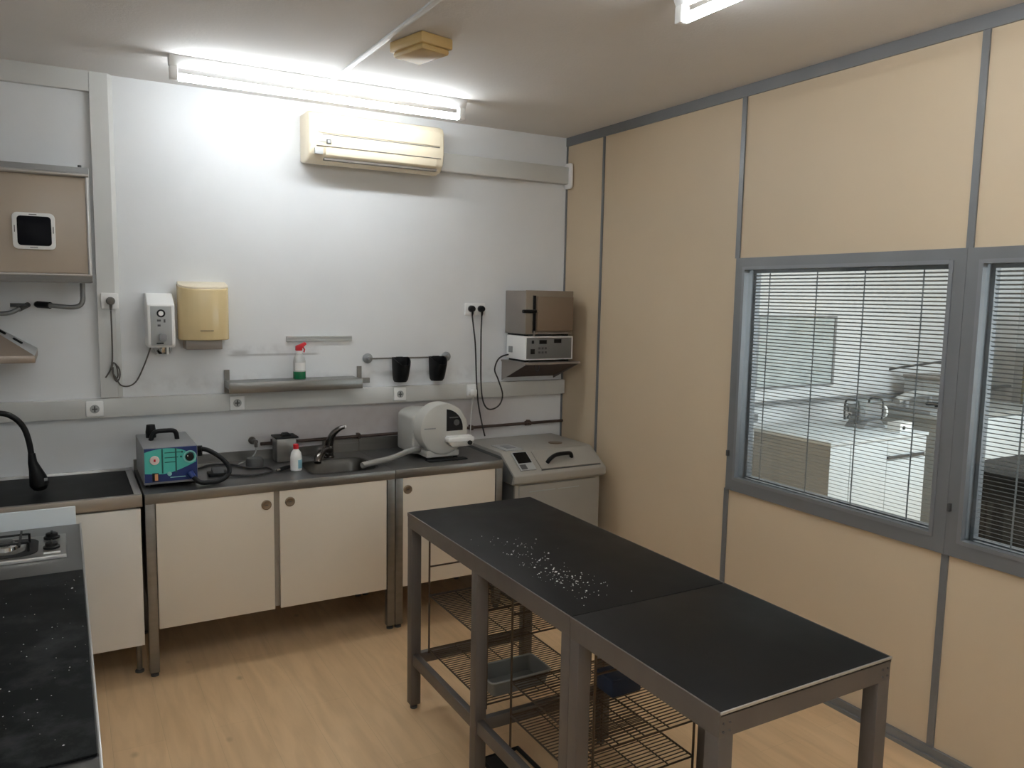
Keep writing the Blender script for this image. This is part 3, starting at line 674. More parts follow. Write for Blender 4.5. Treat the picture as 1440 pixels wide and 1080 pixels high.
for x in (-0.43, -0.13):
    obj('foot', MB().box(x - 0.015, x + 0.015, -0.24, -0.03, 1.5665, 1.58), 'black', t)
t = thing('furnace_control_box', 'white control box with a grey button panel under the furnace', 'control box', (-0.27, -0.13, 1.41))
obj('case', MB().box(-0.452, -0.095, -0.268, -0.03, 1.416, 1.5655, 0.003), 'white', t)
fp = obj('front_panel', MB().box(-0.443, -0.108, -0.2715, -0.266, 1.424, 1.557, 0.001), 'dark_panel', t)
for x, z, w, h in ((-0.40, 1.53, 0.016, 0.02), (-0.40, 1.47, 0.03, 0.032)):
    obj('switch', MB().box(x - w / 2, x + w / 2, -0.275, -0.271, z - h / 2, z + h / 2, 0.001), 'black', fp)
for x, z in ((-0.325, 1.53), (-0.215, 1.535)):
    obj('readout', MB().box(x - 0.027, x + 0.027, -0.2735, -0.271, z - 0.012, z + 0.012), 'black_gloss', fp)
for i in range(3):
    for j in range(2):
        obj('button', MB().box(-0.358 + i * 0.024, -0.344 + i * 0.024, -0.2745, -0.271, 1.483 - j * 0.026, 1.497 - j * 0.026, 0.001), 'dark_grey', fp)
obj('socket_inlet', MB().box(-0.462, -0.451, -0.11, -0.07, 1.455, 1.495, 0.003), 'midgrey', t)
for x in (-0.43, -0.13):
    obj('foot', MB().box(x - 0.015, x + 0.015, -0.25, -0.05, 1.4035, 1.417), 'black', t)
t = thing('wall_bracket', 'grey wall bracket shelf in the corner carrying the furnace', 'bracket', (-0.27, -0.15, 1.28))
obj('plate', MB().box(-0.475, -0.06, -0.31, -0.001, 1.39, 1.4025), 'furnace_side', t)
for x in (-0.47, -0.07):
    obj('gusset', MB().prism([(-0.001, 1.39), (-0.305, 1.39), (-0.001, 1.268)], 'x', x, x + 0.004), 'furnace_side' , t)
obj('under_shade', MB().prism([(-0.012, 1.388), (-0.29, 1.388), (-0.012, 1.285)], 'x', -0.462, -0.075), 'rust', t)  # dark wedge standing in for the deep shade below the shelf
tag(obj('looped_lead', MB().tube(smooth_path([(-0.40, -0.30, 1.389), (-0.395, -0.305, 1.36), (-0.385, -0.31, 1.347), (-0.372, -0.305, 1.362), (-0.368, -0.30, 1.389)]), 0.003, 8), 'cable', origin=(-0.34, -0.28, 1.38)), 'thin black lead hanging in a loop under the wall bracket', 'lead')

# ---------------------------------------------------------------- pipe along the wall
t = thing('water_pipe', 'dark rusty water pipe along the back wall with a small valve', 'pipe', (-1.0, -0.03, 0.968))
obj('tube', MB().cyl((-2.02, -0.032, 0.966), (-0.005, -0.032, 0.975), 0.0095, 12), 'rust', t)
obj('valve', MB().cyl((-0.28, -0.032, 0.96), (-0.28, -0.032, 0.995), 0.014, 12).cyl((-0.30, -0.032, 0.974), (-0.26, -0.032, 0.974), 0.016, 12).cyl((-0.28, -0.06, 0.974), (-0.28, -0.03, 0.974), 0.008, 10), 'rust', t)
for x in (-1.95, -1.45, -0.7):
    obj('clip', MB().box(x - 0.008, x + 0.008, -0.043, -0.0005, 0.955, 0.985), 'rust', t)
obj('branch', MB().cyl((-0.76, -0.032, 0.97), (-0.76, -0.032, 0.885), 0.014, 12), 'panel_grey', t)
t = thing('wall_tap', 'small dull metal tap on the wall behind the steam cleaner cable', 'tap', (-2.05, -0.03, 0.98))
obj('rosette', MB().lathe([(0.02, -0.0005), (0.02, -0.012), (0.012, -0.02), (0.0, -0.022)], (-2.06, 0, 0.985), 'y'), 'frame_steel', t)
obj('stem', MB().cyl((-2.058, -0.025, 0.985), (-2.05, -0.065, 0.985), 0.012, 12).cyl((-2.05, -0.06, 0.985), (-2.05, -0.06, 0.955), 0.009, 10), 'frame_steel', t)
obj('lead', MB().tube(smooth_path([(-2.05, -0.06, 0.957), (-2.06, -0.08, 0.925), (-2.10, -0.11, 0.90), (-2.16, -0.15, 0.888)]), 0.0035, 8), 'panel_grey', t)

# ---------------------------------------------------------------- sink unit (two doors) and side unit (one door)
CT = 0.877   # worktop height
YC = -0.612
def door(parent, x0, x1, z0, z1, kx, m='door', kz=None):
    d = obj('door', MB().box(x0, x1, YC + 0.004, YC + 0.022, z0, z1, 0.002), m, parent)
    if kx is not None:
        kz = kz or z1 - 0.055
        obj('lock', MB().lathe([(0.0245, 0.0), (0.0245, -0.005), (0.019, -0.008), (0.016, -0.0065), (0.0, -0.0065)], (kx, YC + 0.004, kz), 'y'), 'brass', d)
        obj('keyhole', MB().box(kx - 0.007, kx + 0.007, YC - 0.0035, YC - 0.002, kz - 0.002, kz + 0.002), 'dark_grey', d)
    return d
def leg(parent, x, y, z1, w=0.042, m='steel'):
    l = obj('leg', MB().box(x - w / 2, x + w / 2, y - w / 2, y + w / 2, 0.02, z1, 0.002), m, parent)
    obj('foot', MB().lathe([(0.0, 0.0), (0.018, 0.0), (0.018, 0.012), (0.009, 0.014), (0.009, 0.022), (0, 0.022)], (x, y, 0.0)), 'dark_grey', l)
    return l
def steel_top(parent, x0, x1, hole=None):
    a = MB()
    if hole is None: a.box(x0, x1, YC, -0.004, CT - 0.02, CT)
    else:
        hx0, hx1, hy0, hy1 = hole
        loop_o = [(x0, YC), (x1, YC), (x1, -0.004), (x0, -0.004)]
        b = bmesh.new()
        inn = rrect(hx0, hx1, hy0, hy1, 0.07, 6)
        # plate with a rounded hole, made of quads fanned to the outer rectangle
        def outer(p):
            cx_, cy_ = (hx0 + hx1) / 2, (hy0 + hy1) / 2
            dx, dy = p[0] - cx_, p[1] - cy_
            s = min(((x1 - cx_) / dx if dx > 1e-9 else (x0 - cx_) / dx if dx < -1e-9 else 1e9), ((-0.004 - cy_) / dy if dy > 1e-9 else (YC - cy_) / dy if dy < -1e-9 else 1e9))
            return (cx_ + dx * s, cy_ + dy * s)
        # insert corner directions so the rectangle keeps its corners
        cx_, cy_ = (hx0 + hx1) / 2, (hy0 + hy1) / 2
        ang = lambda p: math.atan2(p[1] - cy_, p[0] - cx_)
        pts = [(ang(p), p, outer(p)) for p in inn]
        for c in loop_o:
            aa = ang(c); best = None
            for i in range(len(inn)):
                p, q = inn[i], inn[(i + 1) % len(inn)]
                dx, dy = math.cos(aa), math.sin(aa); ex, ey = q[0] - p[0], q[1] - p[1]
                den = dx * ey - dy * ex
                if abs(den) < 1e-12: continue
                tt = ((p[0] - cx_) * ey - (p[1] - cy_) * ex) / den; u = ((p[0] - cx_) * dy - (p[1] - cy_) * dx) / den
                if tt > 0 and -1e-6 <= u <= 1 + 1e-6: best = (cx_ + dx * tt, cy_ + dy * tt)
            if best: pts.append((aa, best, c))
        pts.sort(key=lambda k: k[0]); N = len(pts)
        ti = [b.verts.new((p[1][0], p[1][1], CT)) for p in pts]; to = [b.verts.new((p[2][0], p[2][1], CT)) for p in pts]
        bi = [b.verts.new((p[1][0], p[1][1], CT - 0.02)) for p in pts]; bo = [b.verts.new((p[2][0], p[2][1], CT - 0.02)) for p in pts]
        for i in range(N):
            j = (i + 1) % N
            b.faces.new((ti[i], to[i], to[j], ti[j])); b.faces.new((bi[i], bi[j], bo[j], bo[i])); b.faces.new((to[i], bo[i], bo[j], to[j])); b.faces.new((ti[i], ti[j], bi[j], bi[i]))
        bmesh.ops.remove_doubles(b, verts=b.verts, dist=1e-6)
        bmesh.ops.recalc_face_normals(b, faces=b.faces); a._merge(b)
    w = obj('worktop', a, 'steel_top', parent)
    obj('front_edge', MB().prism([(YC - 0.004, CT - 0.045), (YC - 0.004, CT + 0.003), (YC + 0.006, CT + 0.003), (YC + 0.006, CT - 0.045)], 'x', x0, x1, 0.002), 'steel', w)
    return w

t = thing('sink_unit', 'stainless sink unit with two cream doors below the steel shelf', 'sink unit', (-2.06, -0.3, 0))
SX0, SX1 = -2.662, -1.445
SH = (-1.86, -1.50, -0.53, -0.20)
steel_top(t, SX0, SX1, SH)
obj('splashback', MB().box(SX0, SX1, -0.016, -0.001, CT + 0.0005, CT + 0.052).box(-1.66, SX1, -0.013, -0.001, CT + 0.05, CT + 0.075), 'steel', t)
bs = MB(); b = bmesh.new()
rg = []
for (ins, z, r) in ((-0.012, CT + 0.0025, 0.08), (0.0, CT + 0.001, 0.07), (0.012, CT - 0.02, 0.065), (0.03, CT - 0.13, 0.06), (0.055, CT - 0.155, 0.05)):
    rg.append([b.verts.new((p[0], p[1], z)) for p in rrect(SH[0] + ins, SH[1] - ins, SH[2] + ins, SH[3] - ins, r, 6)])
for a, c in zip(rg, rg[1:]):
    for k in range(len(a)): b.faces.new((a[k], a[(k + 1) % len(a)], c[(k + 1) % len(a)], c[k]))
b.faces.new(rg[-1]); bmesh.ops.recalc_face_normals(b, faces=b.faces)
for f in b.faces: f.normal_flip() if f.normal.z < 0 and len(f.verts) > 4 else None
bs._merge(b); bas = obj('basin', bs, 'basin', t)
obj('drain', MB().lathe([(0.03, 0), (0.03, 0.004), (0.0, 0.003)], (-1.68, -0.36, CT - 0.155)), 'chrome', bas)
obj('carcass', MB().box(SX0 + 0.03, SX1 - 0.02, YC + 0.024, -0.02, 0.235, CT - 0.17).box(SX0 + 0.03, -1.9, YC + 0.024, -0.02, CT - 0.17, CT - 0.022), 'carcass', t)
obj('front_rail', MB().box(SX0 + 0.04, SX1 - 0.001, YC + 0.006, YC + 0.03, CT - 0.045, CT - 0.021), 'steel', t)
for x, y in ((SX0 + 0.021, YC + 0.022), (SX1 - 0.022, YC + 0.022), (SX0 + 0.021, -0.06), (SX1 - 0.022, -0.06)): leg(t, x, y, CT - 0.021)
door(t, SX0 + 0.046, -2.082, 0.228, 0.832, -2.118, kz=0.768)
door(t, -2.054, SX1 - 0.047, 0.228, 0.836, -2.003, kz=0.772)
# tap belongs to the sink
tp = thing('sink_tap', 'dull chrome single lever tap behind the sink basin', 'tap', (-1.69, -0.12, CT))
obj('body', MB().lathe([(0.0, 0), (0.03, 0), (0.03, 0.006), (0.025, 0.012), (0.024, 0.07), (0.02, 0.082), (0.0, 0.085)], (-1.66, -0.13, CT + 0.0003)), 'tap', tp)
obj('spout', MB().tube(smooth_path([(-1.67, -0.14, CT + 0.045), (-1.72, -0.20, CT + 0.058), (-1.757, -0.26, CT + 0.04), (-1.77, -0.285, CT + 0.008)]), [0.027 - 0.0004 * i for i in range(19)], 14), 'tap', tp)
obj('lever', MB().tube(smooth_path([(-1.66, -0.13, CT + 0.075), (-1.655, -0.145, CT + 0.11), (-1.64, -0.16, CT + 0.145), (-1.61, -0.175, CT + 0.172), (-1.585, -0.18, CT + 0.18)]), [0.025 - 0.0006 * i for i in range(25)], 14), 'tap', tp)
obj('lever_tip', MB().lathe([(0.0, -0.006), (0.0075, -0.003), (0.0075, 0.004), (0.0, 0.007)], (-1.580, -0.181, CT + 0.181), 'x', 14), 'white', tp)

t = thing('counter_unit', 'stainless counter unit with one cream door, beside the white machine', 'counter unit', (-1.12, -0.3, 0))
DX0, DX1 = -1.443, -0.79
steel_top(t, DX0, DX1)
obj('splashback', MB().box(DX0, DX1, -0.016, -0.001, CT + 0.0005, CT + 0.075), 'steel', t)
obj('carcass', MB().box(DX0 + 0.02, DX1 - 0.03, YC + 0.024, -0.02, 0.235, CT - 0.022), 'carcass', t)
obj('front_rail', MB().box(DX0 + 0.001, DX1 - 0.04, YC + 0.006, YC + 0.03, CT - 0.045, CT - 0.021), 'steel', t)
for x, y in ((DX0 + 0.022, YC + 0.022), (DX1 - 0.021, YC + 0.022), (DX0 + 0.022, -0.06), (DX1 - 0.021, -0.06)): leg(t, x, y, CT - 0.021)
door(t, DX0 + 0.03, DX1 - 0.046, 0.228, 0.836, -1.373, kz=0.767)

# ---------------------------------------------------------------- black topped counter, left
t = thing('counter_unit', 'counter with black steel-edged top and pale door, under the gooseneck arm', 'counter unit', (-3.2, -0.3, 0))
BX0, BX1 = XL + 0.002, -2.672
obj('worktop', MB().box(BX0, BX1 - 0.03, YC + 0.03, -0.02, CT - 0.045, CT + 0.0), 'counter_black', t)
fe = MB().prism([(YC, CT - 0.052), (YC, CT + 0.003), (YC + 0.031, CT + 0.003), (YC + 0.031, CT - 0.052)], 'x', BX0, BX1, 0.002)
obj('front_edge', fe, 'edge_alu', t)
fe = MB().box(BX1 - 0.031, BX1, YC + 0.032, -0.001, CT - 0.052, CT + 0.003, 0.002).box(BX0, BX1, -0.021, -0.001, CT - 0.045, CT + 0.012, 0.002)
obj('edge_trim', fe, 'silver', t)
obj('carcass', MB().box(BX0, BX1 - 0.025, YC + 0.03, -0.02, 0.17, CT - 0.046), 'carcass', t)
door(t, -2.952, BX1 - 0.008, 0.165, 0.815, None, 'door_pale')
door(t, -3.30, -2.96, 0.165, 0.815, None, 'door_pale')
for x, y in ((-2.70, -0.515), (-3.6, -0.515), (-2.70, -0.08), (-3.6, -0.08)):
    l = obj('leg', MB().cyl((x, y, 0.01), (x, y, 0.17), 0.0125, 14), 'steel', t)
    obj('foot', MB().lathe([(0.0, 0), (0.02, 0), (0.02, 0.008), (0.014, 0.014), (0.0, 0.014)], (x, y, 0)), 'dark_grey', l)

# ---------------------------------------------------------------- cooking bench along the left wall, hob, mat, white back panel
BT = 0.90
t = thing('cooking_bench', 'stainless bench in the left foreground carrying the hob and black mat', 'bench', (-3.3, -2.2, 0))
KX1 = -2.925
obj('worktop', MB().box(XL + 0.002, KX1 - 0.004, -3.4, -1.072, BT - 0.04, BT), 'steel_top', t)
obj('edge_trim', MB().box(KX1 - 0.006, KX1, -3.4, -1.07, BT - 0.045, BT + 0.004, 0.0015), 'silver', t)
obj('side_panel', MB().box(XL + 0.01, KX1 - 0.02, -1.09, -1.075, 0.12, BT - 0.041), 'door_pale', t)
obj('front_panel', MB().box(KX1 - 0.03, KX1 - 0.012, -3.38, -1.092, 0.12, BT - 0.041), 'door_pale', t)
for y in (-1.13, -2.2, -3.3):
    for x in (KX1 - 0.06, XL + 0.06): leg(t, x, y, 0.13 if False else BT - 0.041, 0.04)
t = thing('gas_hob', 'stainless gas hob with two black knobs set on the left bench', 'hob', (-3.25, -1.36, BT))
zb = BT + 0.0005
pl = MB().box(-3.56, -2.977, -1.492, -1.215, zb, zb + 0.008, 0.003)
obj('top_plate', pl, 'steel', t)
obj('front_trim', MB().box(-3.56, -2.977, -1.4985, -1.4885, zb, zb + 0.012, 0.002), 'silver', t)
obj('burner_well', MB().prism(rrect(-3.43, -3.062, -1.452, -1.238, 0.055), 'z', zb + 0.007, zb + 0.0095), 'black', t)
obj('well_plate', MB().prism(rrect(-3.40, -3.10, -1.42, -1.272, 0.045), 'z', zb + 0.009, zb + 0.0115, 0.001), 'steel', t)
for x in (-3.16, -3.32):
    bu = obj('burner', MB().lathe([(0.0, 0), (0.042, 0), (0.04, 0.012), (0.03, 0.016), (0.028, 0.022), (0.0, 0.023)], (x, -1.345, zb + 0.0112)), 'chrome', t)
    obj('burner_cap', MB().lathe([(0.024, 0.022), (0.024, 0.028), (0.0, 0.03)], (x, -1.345, zb + 0.0112)), 'dark_grey', bu)
gr = MB()
for x in (-3.205, -3.115, -3.365, -3.275): gr.cyl((x, -1.44, zb + 0.04), (x, -1.25, zb + 0.04), 0.004, 8)
for y in (-1.40, -1.29): gr.cyl((-3.40, y, zb + 0.04), (-3.09, y, zb + 0.04), 0.004, 8)
for x in (-3.40, -3.09):
    for y in (-1.40, -1.29): gr.cyl((x, y, zb + 0.007), (x, y, zb + 0.042), 0.004, 8)
obj('pan_support', gr, 'black', t)
for y in (-1.262, -1.385):
    kb = obj('knob', MB().lathe([(0.0, 0), (0.026, 0), (0.026, 0.006), (0.02, 0.009), (0.019, 0.018), (0.016, 0.02), (0.0, 0.02)], (-3.022, y, zb + 0.008)), 'black', t)
    obj('knob_grip', MB().box(-3.026, -3.018, y - 0.018, y + 0.018, zb + 0.012, zb + 0.033, 0.003), 'black', kb)
obj('marking_plate', MB().box(-3.045, -2.995, -1.455, -1.437, zb + 0.0075, zb + 0.009), 'white', t)
o = obj('rubber_mat', MB().prism(rrect(XL + 0.05, KX1 - 0.008, -2.845, -1.668, 0.006), 'z', BT + 0.0005, BT + 0.006, 0.001), 'mat_black', origin=(-3.3, -2.2, BT))
tag(o, 'dusty black rubber mat covering the left foreground bench', 'mat')
o = obj('back_panel', MB().box(XL + 0.01, -2.942, -1.068, -1.05, 0.0, BT + 0.068, 0.002), 'cab_white', origin=(-3.3, -1.06, 0))
tag(o, 'white panel standing upright behind the gas hob', 'panel')

# crumbs of plaster
def crumbs(spots, z, nmax, smin, smax):
    m = MB(); b = bmesh.new()
    for (cx_, cy_, sx_, sy_, k) in spots:
        for _ in range(k):
            x, y = random.gauss(cx_, sx_), random.gauss(cy_, sy_)
            if not inside(x, y): continue
            s = random.uniform(smin, smax) * (1 if random.random() < 0.85 else 1.7); a = random.uniform(0, PI)
            q = []
            for j in range(5):
                r = s * random.uniform(0.6, 1.3); q.append((x + r * math.cos(a + j * 1.257), y + r * 0.7 * math.sin(a + j * 1.257)))
            lo = [b.verts.new((p[0], p[1], z)) for p in q]; tp_ = b.verts.new((x, y, z + s * 0.8))
            b.faces.new(lo[::-1])
            for j in range(5): b.faces.new((lo[j], lo[(j + 1) % 5], tp_))
    m._merge(b); return m
inside = lambda x, y: XL + 0.1 < x < KX1 - 0.012 and -2.83 < y < -1.69
o = obj('plaster_crumbs', crumbs([(-3.05, -2.2, 0.12, 0.35, 60), (-2.98, -1.8, 0.03, 0.1, 6), (-3.1, -2.6, 0.08, 0.15, 36)], BT + 0.0062, 0, 0.0004, 0.0021), 'crumb', origin=(-3.1, -2.2, BT))
tag(o, 'scattered white plaster crumbs on the black rubber mat', 'crumbs', kind='stuff')

# ---------------------------------------------------------------- worktables
TT = 0.88; TX0, TX1 = -1.697, -1.0835
def make_table(label, y0, y1, legs, rails):
    g = 0.0003
    t = thing('worktable', label, 'table', ((TX0 + TX1) / 2, (y0 + y1) / 2, 0), 'black topped steel worktables')
    obj('tabletop', MB().box(TX0 + 0.003, TX1 - 0.003, y0, y1, TT - 0.012, TT, 0.002), 'tabletop', t)
    ap = 0.052; zt_, zb_ = TT - 0.0125, TT - 0.0125 - ap
    f = MB().box(TX0, TX0 + 0.02, y0, y1, zb_, zt_).box(TX1 - 0.02, TX1, y0, y1, zb_, zt_).box(TX0 + 0.02, TX1 - 0.02, y0, y0 + 0.02, zb_, zt_).box(TX0 + 0.02, TX1 - 0.02, y1 - 0.02, y1, zb_, zt_)
    f.box(TX0 - 0.002, TX0 + 0.004, y0, y1, zt_ - 0.004, TT - 0.001).box(TX1 - 0.004, TX1 + 0.002, y0, y1, zt_ - 0.004, TT - 0.001)
    if y0 < -3: obj('edge_lip', MB().box(TX0, TX1, y0 - 0.004, y0 - 0.0002, TT - 0.006, TT + 0.001, 0.0008), 'silver', t)
    obj('frame', f, 'frame_steel', t)
    bolts = MB()
    for y in legs:
        for x in (TX0 + 0.0225, TX1 - 0.0225):
            l = obj('leg', MB().box(x - 0.0225, x + 0.0225, y - 0.0225, y + 0.0225, 0.022, zb_ + 0.0, 0.001), 'frame_steel', t)
            obj('foot', MB().lathe([(0.0, 0.0), (0.016, 0.0), (0.016, 0.01), (0.007, 0.012), (0.007, 0.024), (0.0, 0.024)], (x, y, 0)), 'dark_grey', l)
    for (a, b_) in rails:
        if a == 'x':
            obj('stretcher', MB().box(TX0 + 0.046, TX1 - 0.046, b_ - 0.013, b_ + 0.013, 0.202, 0.25, 0.001), 'frame_steel', t)
        else:
            ya, yb = b_
            obj('stretcher', MB().box(TX0 + 0.008, TX0 + 0.034, ya, yb, 0.205, 0.255, 0.001), 'frame_steel', t)
    return t
t1 = make_table('long black topped worktable with plaster dust, farther from the camera', -2.659, -1.405, (-1.4275, -2.04, -2.6365), (('x', -1.4275), ('x', -2.04), ('y', (-2.018, -1.45)), ('y', (-2.614, -2.062))))
t2 = make_table('short clean black topped worktable nearest the camera', -3.268, -2.661, (-2.6835, -3.2455), (('x', -2.6835),))
b = MB()
for dx in (0.012, 0.032):
    for dz in (0.03, 0.05): b.cyl((TX0 + dx, -3.2685, TT - dz), (TX0 + dx, -3.271, TT - dz), 0.003, 8); b.cyl((TX1 - dx, -3.2685, TT - dz), (TX1 - dx, -3.271, TT - dz), 0.003, 8)
obj('rivets', b, 'dark_grey', t2)
inside = lambda x, y: TX0 + 0.02 < x < TX1 - 0.02 and -2.64 < y < -1.43
o = obj('plaster_crumbs', crumbs([(-1.55, -2.3, 0.035, 0.14, 110), (-1.52, -2.05, 0.06, 0.10, 40), (-1.5, -2.46, 0.05, 0.06, 40)], TT + 0.0003, 0, 0.0008, 0.0033), 'crumb', origin=(-1.5, -2.2, TT))
tag(o, 'scattered white plaster crumbs on the long black worktable', 'crumbs', kind='stuff')

# ---------------------------------------------------------------- wire racks hanging in the long table
def wire_shelf(parent, x0, x1, y0, y1, z, nx=3):
    m = MB()
    e = MB().tube([(x0, y0, z), (x1, y0, z), (x1, y1, z), (x0, y1, z)], 0.004, 8, closed=True)
    sh = obj('shelf_rim', e, 'wire', parent)
    k = int((y1 - y0) / 0.0172)
    for i in range(1, k): m.cyl((x0, y0 + i * (y1 - y0) / k, z + 0.003), (x1, y0 + i * (y1 - y0) / k, z + 0.003), 0.0021, 6)
    for i in range(1, nx + 1):
        x = x0 + (x1 - x0) * i / (nx + 1); m.cyl((x, y0, z - 0.001), (x, y1, z - 0.001), 0.0026, 6)
    obj('shelf_grid', m, 'wire', sh)
def make_rack(label, x0, x1, y0, y1, shelves, top, low):
    t = thing('wire_rack', label, 'wire rack', ((x0 + x1) / 2, (y0 + y1) / 2, 0), 'wire racks inside the long worktable')
    for x in (x0, x1):
        for y in (y0, y1):
            obj('upright', MB().cyl((x, y, low), (x, y, top), 0.0045, 8), 'wire', t)
    for y in (y0, y1):
        obj('top_bar', MB().cyl((x0, y, top - 0.02), (x1, y, top - 0.02), 0.004, 8).cyl((x0, y, top - 0.17), (x1, y, top - 0.17), 0.004, 8), 'wire', t)
    for z in shelves: wire_shelf(t, x0, x1, y0, y1, z)
    return t
make_rack('wire rack in the far bay of the long worktable, holding the grey tray', -1.62, -1.14, -2.0, -1.465, (0.515, 0.272), TT - 0.066, 0.256)
make_rack('wire rack in the near bay of the long worktable, holding the navy box', -1.56, -1.137, -2.605, -2.085, (0.385, 0.255), TT - 0.066, 0.02)
t = thing('plastic_tray', 'pale grey plastic tray on the lower shelf of the far wire rack', 'tray', (-1.46, -1.9, 0.2785))
tr = MB(); b = bmesh.new()
def ringz(ins, z): return [b.verts.new((p[0], p[1], z)) for p in rrect(-1.585 + ins, -1.32 - ins, -1.985 + ins, -1.83 - ins, 0.015, 3)]
R = [ringz(0.012, 0.2778), ringz(0.0, 0.338), ringz(0.004, 0.338), ringz(0.016, 0.282)]
b.faces.new(R[0])
for a, c in zip(R, R[1:]):
    for k in range(len(a)): b.faces.new((a[k], a[(k + 1) % len(a)], c[(k + 1) % len(a)], c[k]))
b.faces.new(R[3]); bmesh.ops.recalc_face_normals(b, faces=b.faces); tr._merge(b)
obj('shell', tr, 'tray_grey', t)
obj('rim', MB().tube([(p[0], p[1], 0.338) for p in rrect(-1.587, -1.318, -1.987, -1.828, 0.015, 3)], 0.004, 8, closed=True), 'panel_grey', t)
t = thing('storage_box', 'small navy box on the upper shelf of the near wire rack', 'box', (-1.24, -2.31, 0.39))
obj('box_body', MB().box(-1.305, -1.175, -2.365, -2.27, 0.3905, 0.45, 0.004), 'blue_box', t)
obj('lid', MB().box(-1.308, -1.172, -2.368, -2.267, 0.449, 0.46, 0.003), 'blue_box', t)
o = obj('floor_frame', MB().tube([(-1.60, -1.935, 0.01), (-1.436, -1.93, 0.01), (-1.43, -2.5, 0.01), (-1.60, -2.5, 0.01)], 0.009, 8, closed=True).box(-1.60, -1.535, -2.1, -1.945, 0.002, 0.018), 'black', origin=(-1.5, -2.2, 0))
tag(o, 'black metal frame lying on the floor under the long worktable', 'frame')

# ---------------------------------------------------------------- steam cleaner on the sink unit
t = thing('steam_cleaner', 'steam cleaner with teal and navy front panel and black hose on the counter', 'steam cleaner', (-2.53, -0.27, CT))
GX0, GX1, GY0, GY1, GZ0, GZ1 = -2.652, -2.412, -0.475, -0.06, CT + 0.014, CT + 0.192
obj('housing', MB().box(GX0, GX1, GY0, GY1, GZ0, GZ1, 0.004), 'midgrey', t)
for x in (GX0 + 0.02, GX1 - 0.02):
    for y in (GY0 + 0.03, GY1 - 0.03): obj('foot', MB().lathe([(0, 0), (0.012, 0), (0.012, 0.014), (0, 0.014)], (x, y, CT + 0.0005)), 'black', t)
fy = GY0 - 0.001
fp = obj('front_panel', MB().box(GX0 + 0.004, GX1 - 0.003, fy - 0.003, fy + 0.002, GZ0 + 0.012, GZ1 - 0.004), 'navy', t)
# teal leaf-shaped print
W, cxp, czp = GX1 - GX0, (GX0 + GX1) / 2, (GZ0 + GZ1) / 2 + 0.022
top = [(GX0 + 0.005 + (W - 0.012) * s, GZ1 - 0.03 + 0.024 * math.sin(PI * min(1, s * 0.95 + 0.12)) - 0.06 * max(0, s - 0.72)) for s in [i / 14 for i in range(15)]]
bot = [(GX0 + 0.005 + (W - 0.012) * s, GZ0 + 0.055 - 0.008 * math.sin(PI * s) + 0.075 * max(0, s - 0.35) ** 1.3) for s in [i / 14 for i in range(14, -1, -1)]]
obj('teal_field', MB().prism(top + bot, 'y', fy - 0.0036, fy - 0.0028), 'teal', fp)
m = MB()
for x in (GX0 + 0.082, GX0 + 0.142): m.box(x - 0.0035, x + 0.0035, fy - 0.0042, fy - 0.003, GZ0 + 0.052, GZ1 - 0.008)
for z, w in ((0.148, 0.075), (0.124, 0.06), (0.102, 0.05)): m.box(GX0 + 0.092, GX0 + 0.092 + w, fy - 0.0044, fy - 0.003, GZ0 + z, GZ0 + z + 0.004)
m.lathe([(0.005, -0.0046), (0.005, -0.003)], (GX0 + 0.17, fy, GZ0 + 0.15), 'y', 12).lathe([(0.005, -0.0046), (0.005, -0.003)], (GX0 + 0.165, fy, GZ0 + 0.127), 'y', 12)
obj('flow_lines', m, 'teal_dark', fp)
obj('pale_ring', MB().lathe([(0.03, -0.003), (0.03, -0.0048), (0.024, -0.0048), (0.024, -0.003)], (GX0 + 0.205, fy, GZ0 + 0.124), 'y'), 'teal_pale', fp)
obj('maker_print', MB().box(GX0 + 0.115, GX0 + 0.185, fy - 0.0044, fy - 0.003, GZ0 + 0.028, GZ0 + 0.031), 'teal_pale', fp)
obj('gauge', MB().lathe([(0.021, -0.002), (0.021, -0.012), (0.0185, -0.014), (0.0185, -0.011), (0.0, -0.011)], (GX0 + 0.048, fy, GZ0 + 0.118), 'y'), 'pink', fp)
obj('gauge_needle', MB().box(GX0 + 0.044, GX0 + 0.052, fy - 0.0135, fy - 0.011, GZ0 + 0.112, GZ0 + 0.124), 'red', fp)
kb = obj('knob', MB().lathe([(0.019, -0.003), (0.019, -0.016), (0.016, -0.02), (0.0, -0.02)], (GX0 + 0.203, fy, GZ0 + 0.124), 'y'), 'black', fp)
obj('knob_mark', MB().box(GX0 + 0.191, GX0 + 0.195, fy - 0.0215, fy - 0.019, GZ0 + 0.128, GZ0 + 0.134), 'white', kb)
obj('switch', MB().box(GX0 + 0.036, GX0 + 0.064, fy - 0.008, fy - 0.002, GZ0 + 0.016, GZ0 + 0.056, 0.002), 'black', fp)
obj('switch_lamp', MB().box(GX0 + 0.047, GX0 + 0.061, fy - 0.0105, fy - 0.007, GZ0 + 0.02, GZ0 + 0.052, 0.001), 'orange', fp)
obj('small_valve', MB().lathe([(0.0, -0.012), (0.01, -0.01), (0.01, -0.002)], (GX0 + 0.112, fy, GZ0 + 0.048), 'y', 14), 'teal_pale', fp)
hz = GZ1
obj('handle', MB().tube(smooth_path([(-2.60, -0.27, hz - 0.001), (-2.588, -0.27, hz + 0.03), (-2.572, -0.27, hz + 0.043), (-2.53, -0.27, hz + 0.045), (-2.496, -0.27, hz + 0.043), (-2.483, -0.27, hz + 0.03), (-2.478, -0.27, hz - 0.001)]), 0.0115, 12), 'black', t)
obj('filler_cap', MB().lathe([(0.0, 0.0), (0.024, 0.0), (0.025, 0.03), (0.022, 0.052), (0.02, 0.066), (0.0, 0.068)], (-2.59, -0.18, hz - 0.001)), 'black', t)
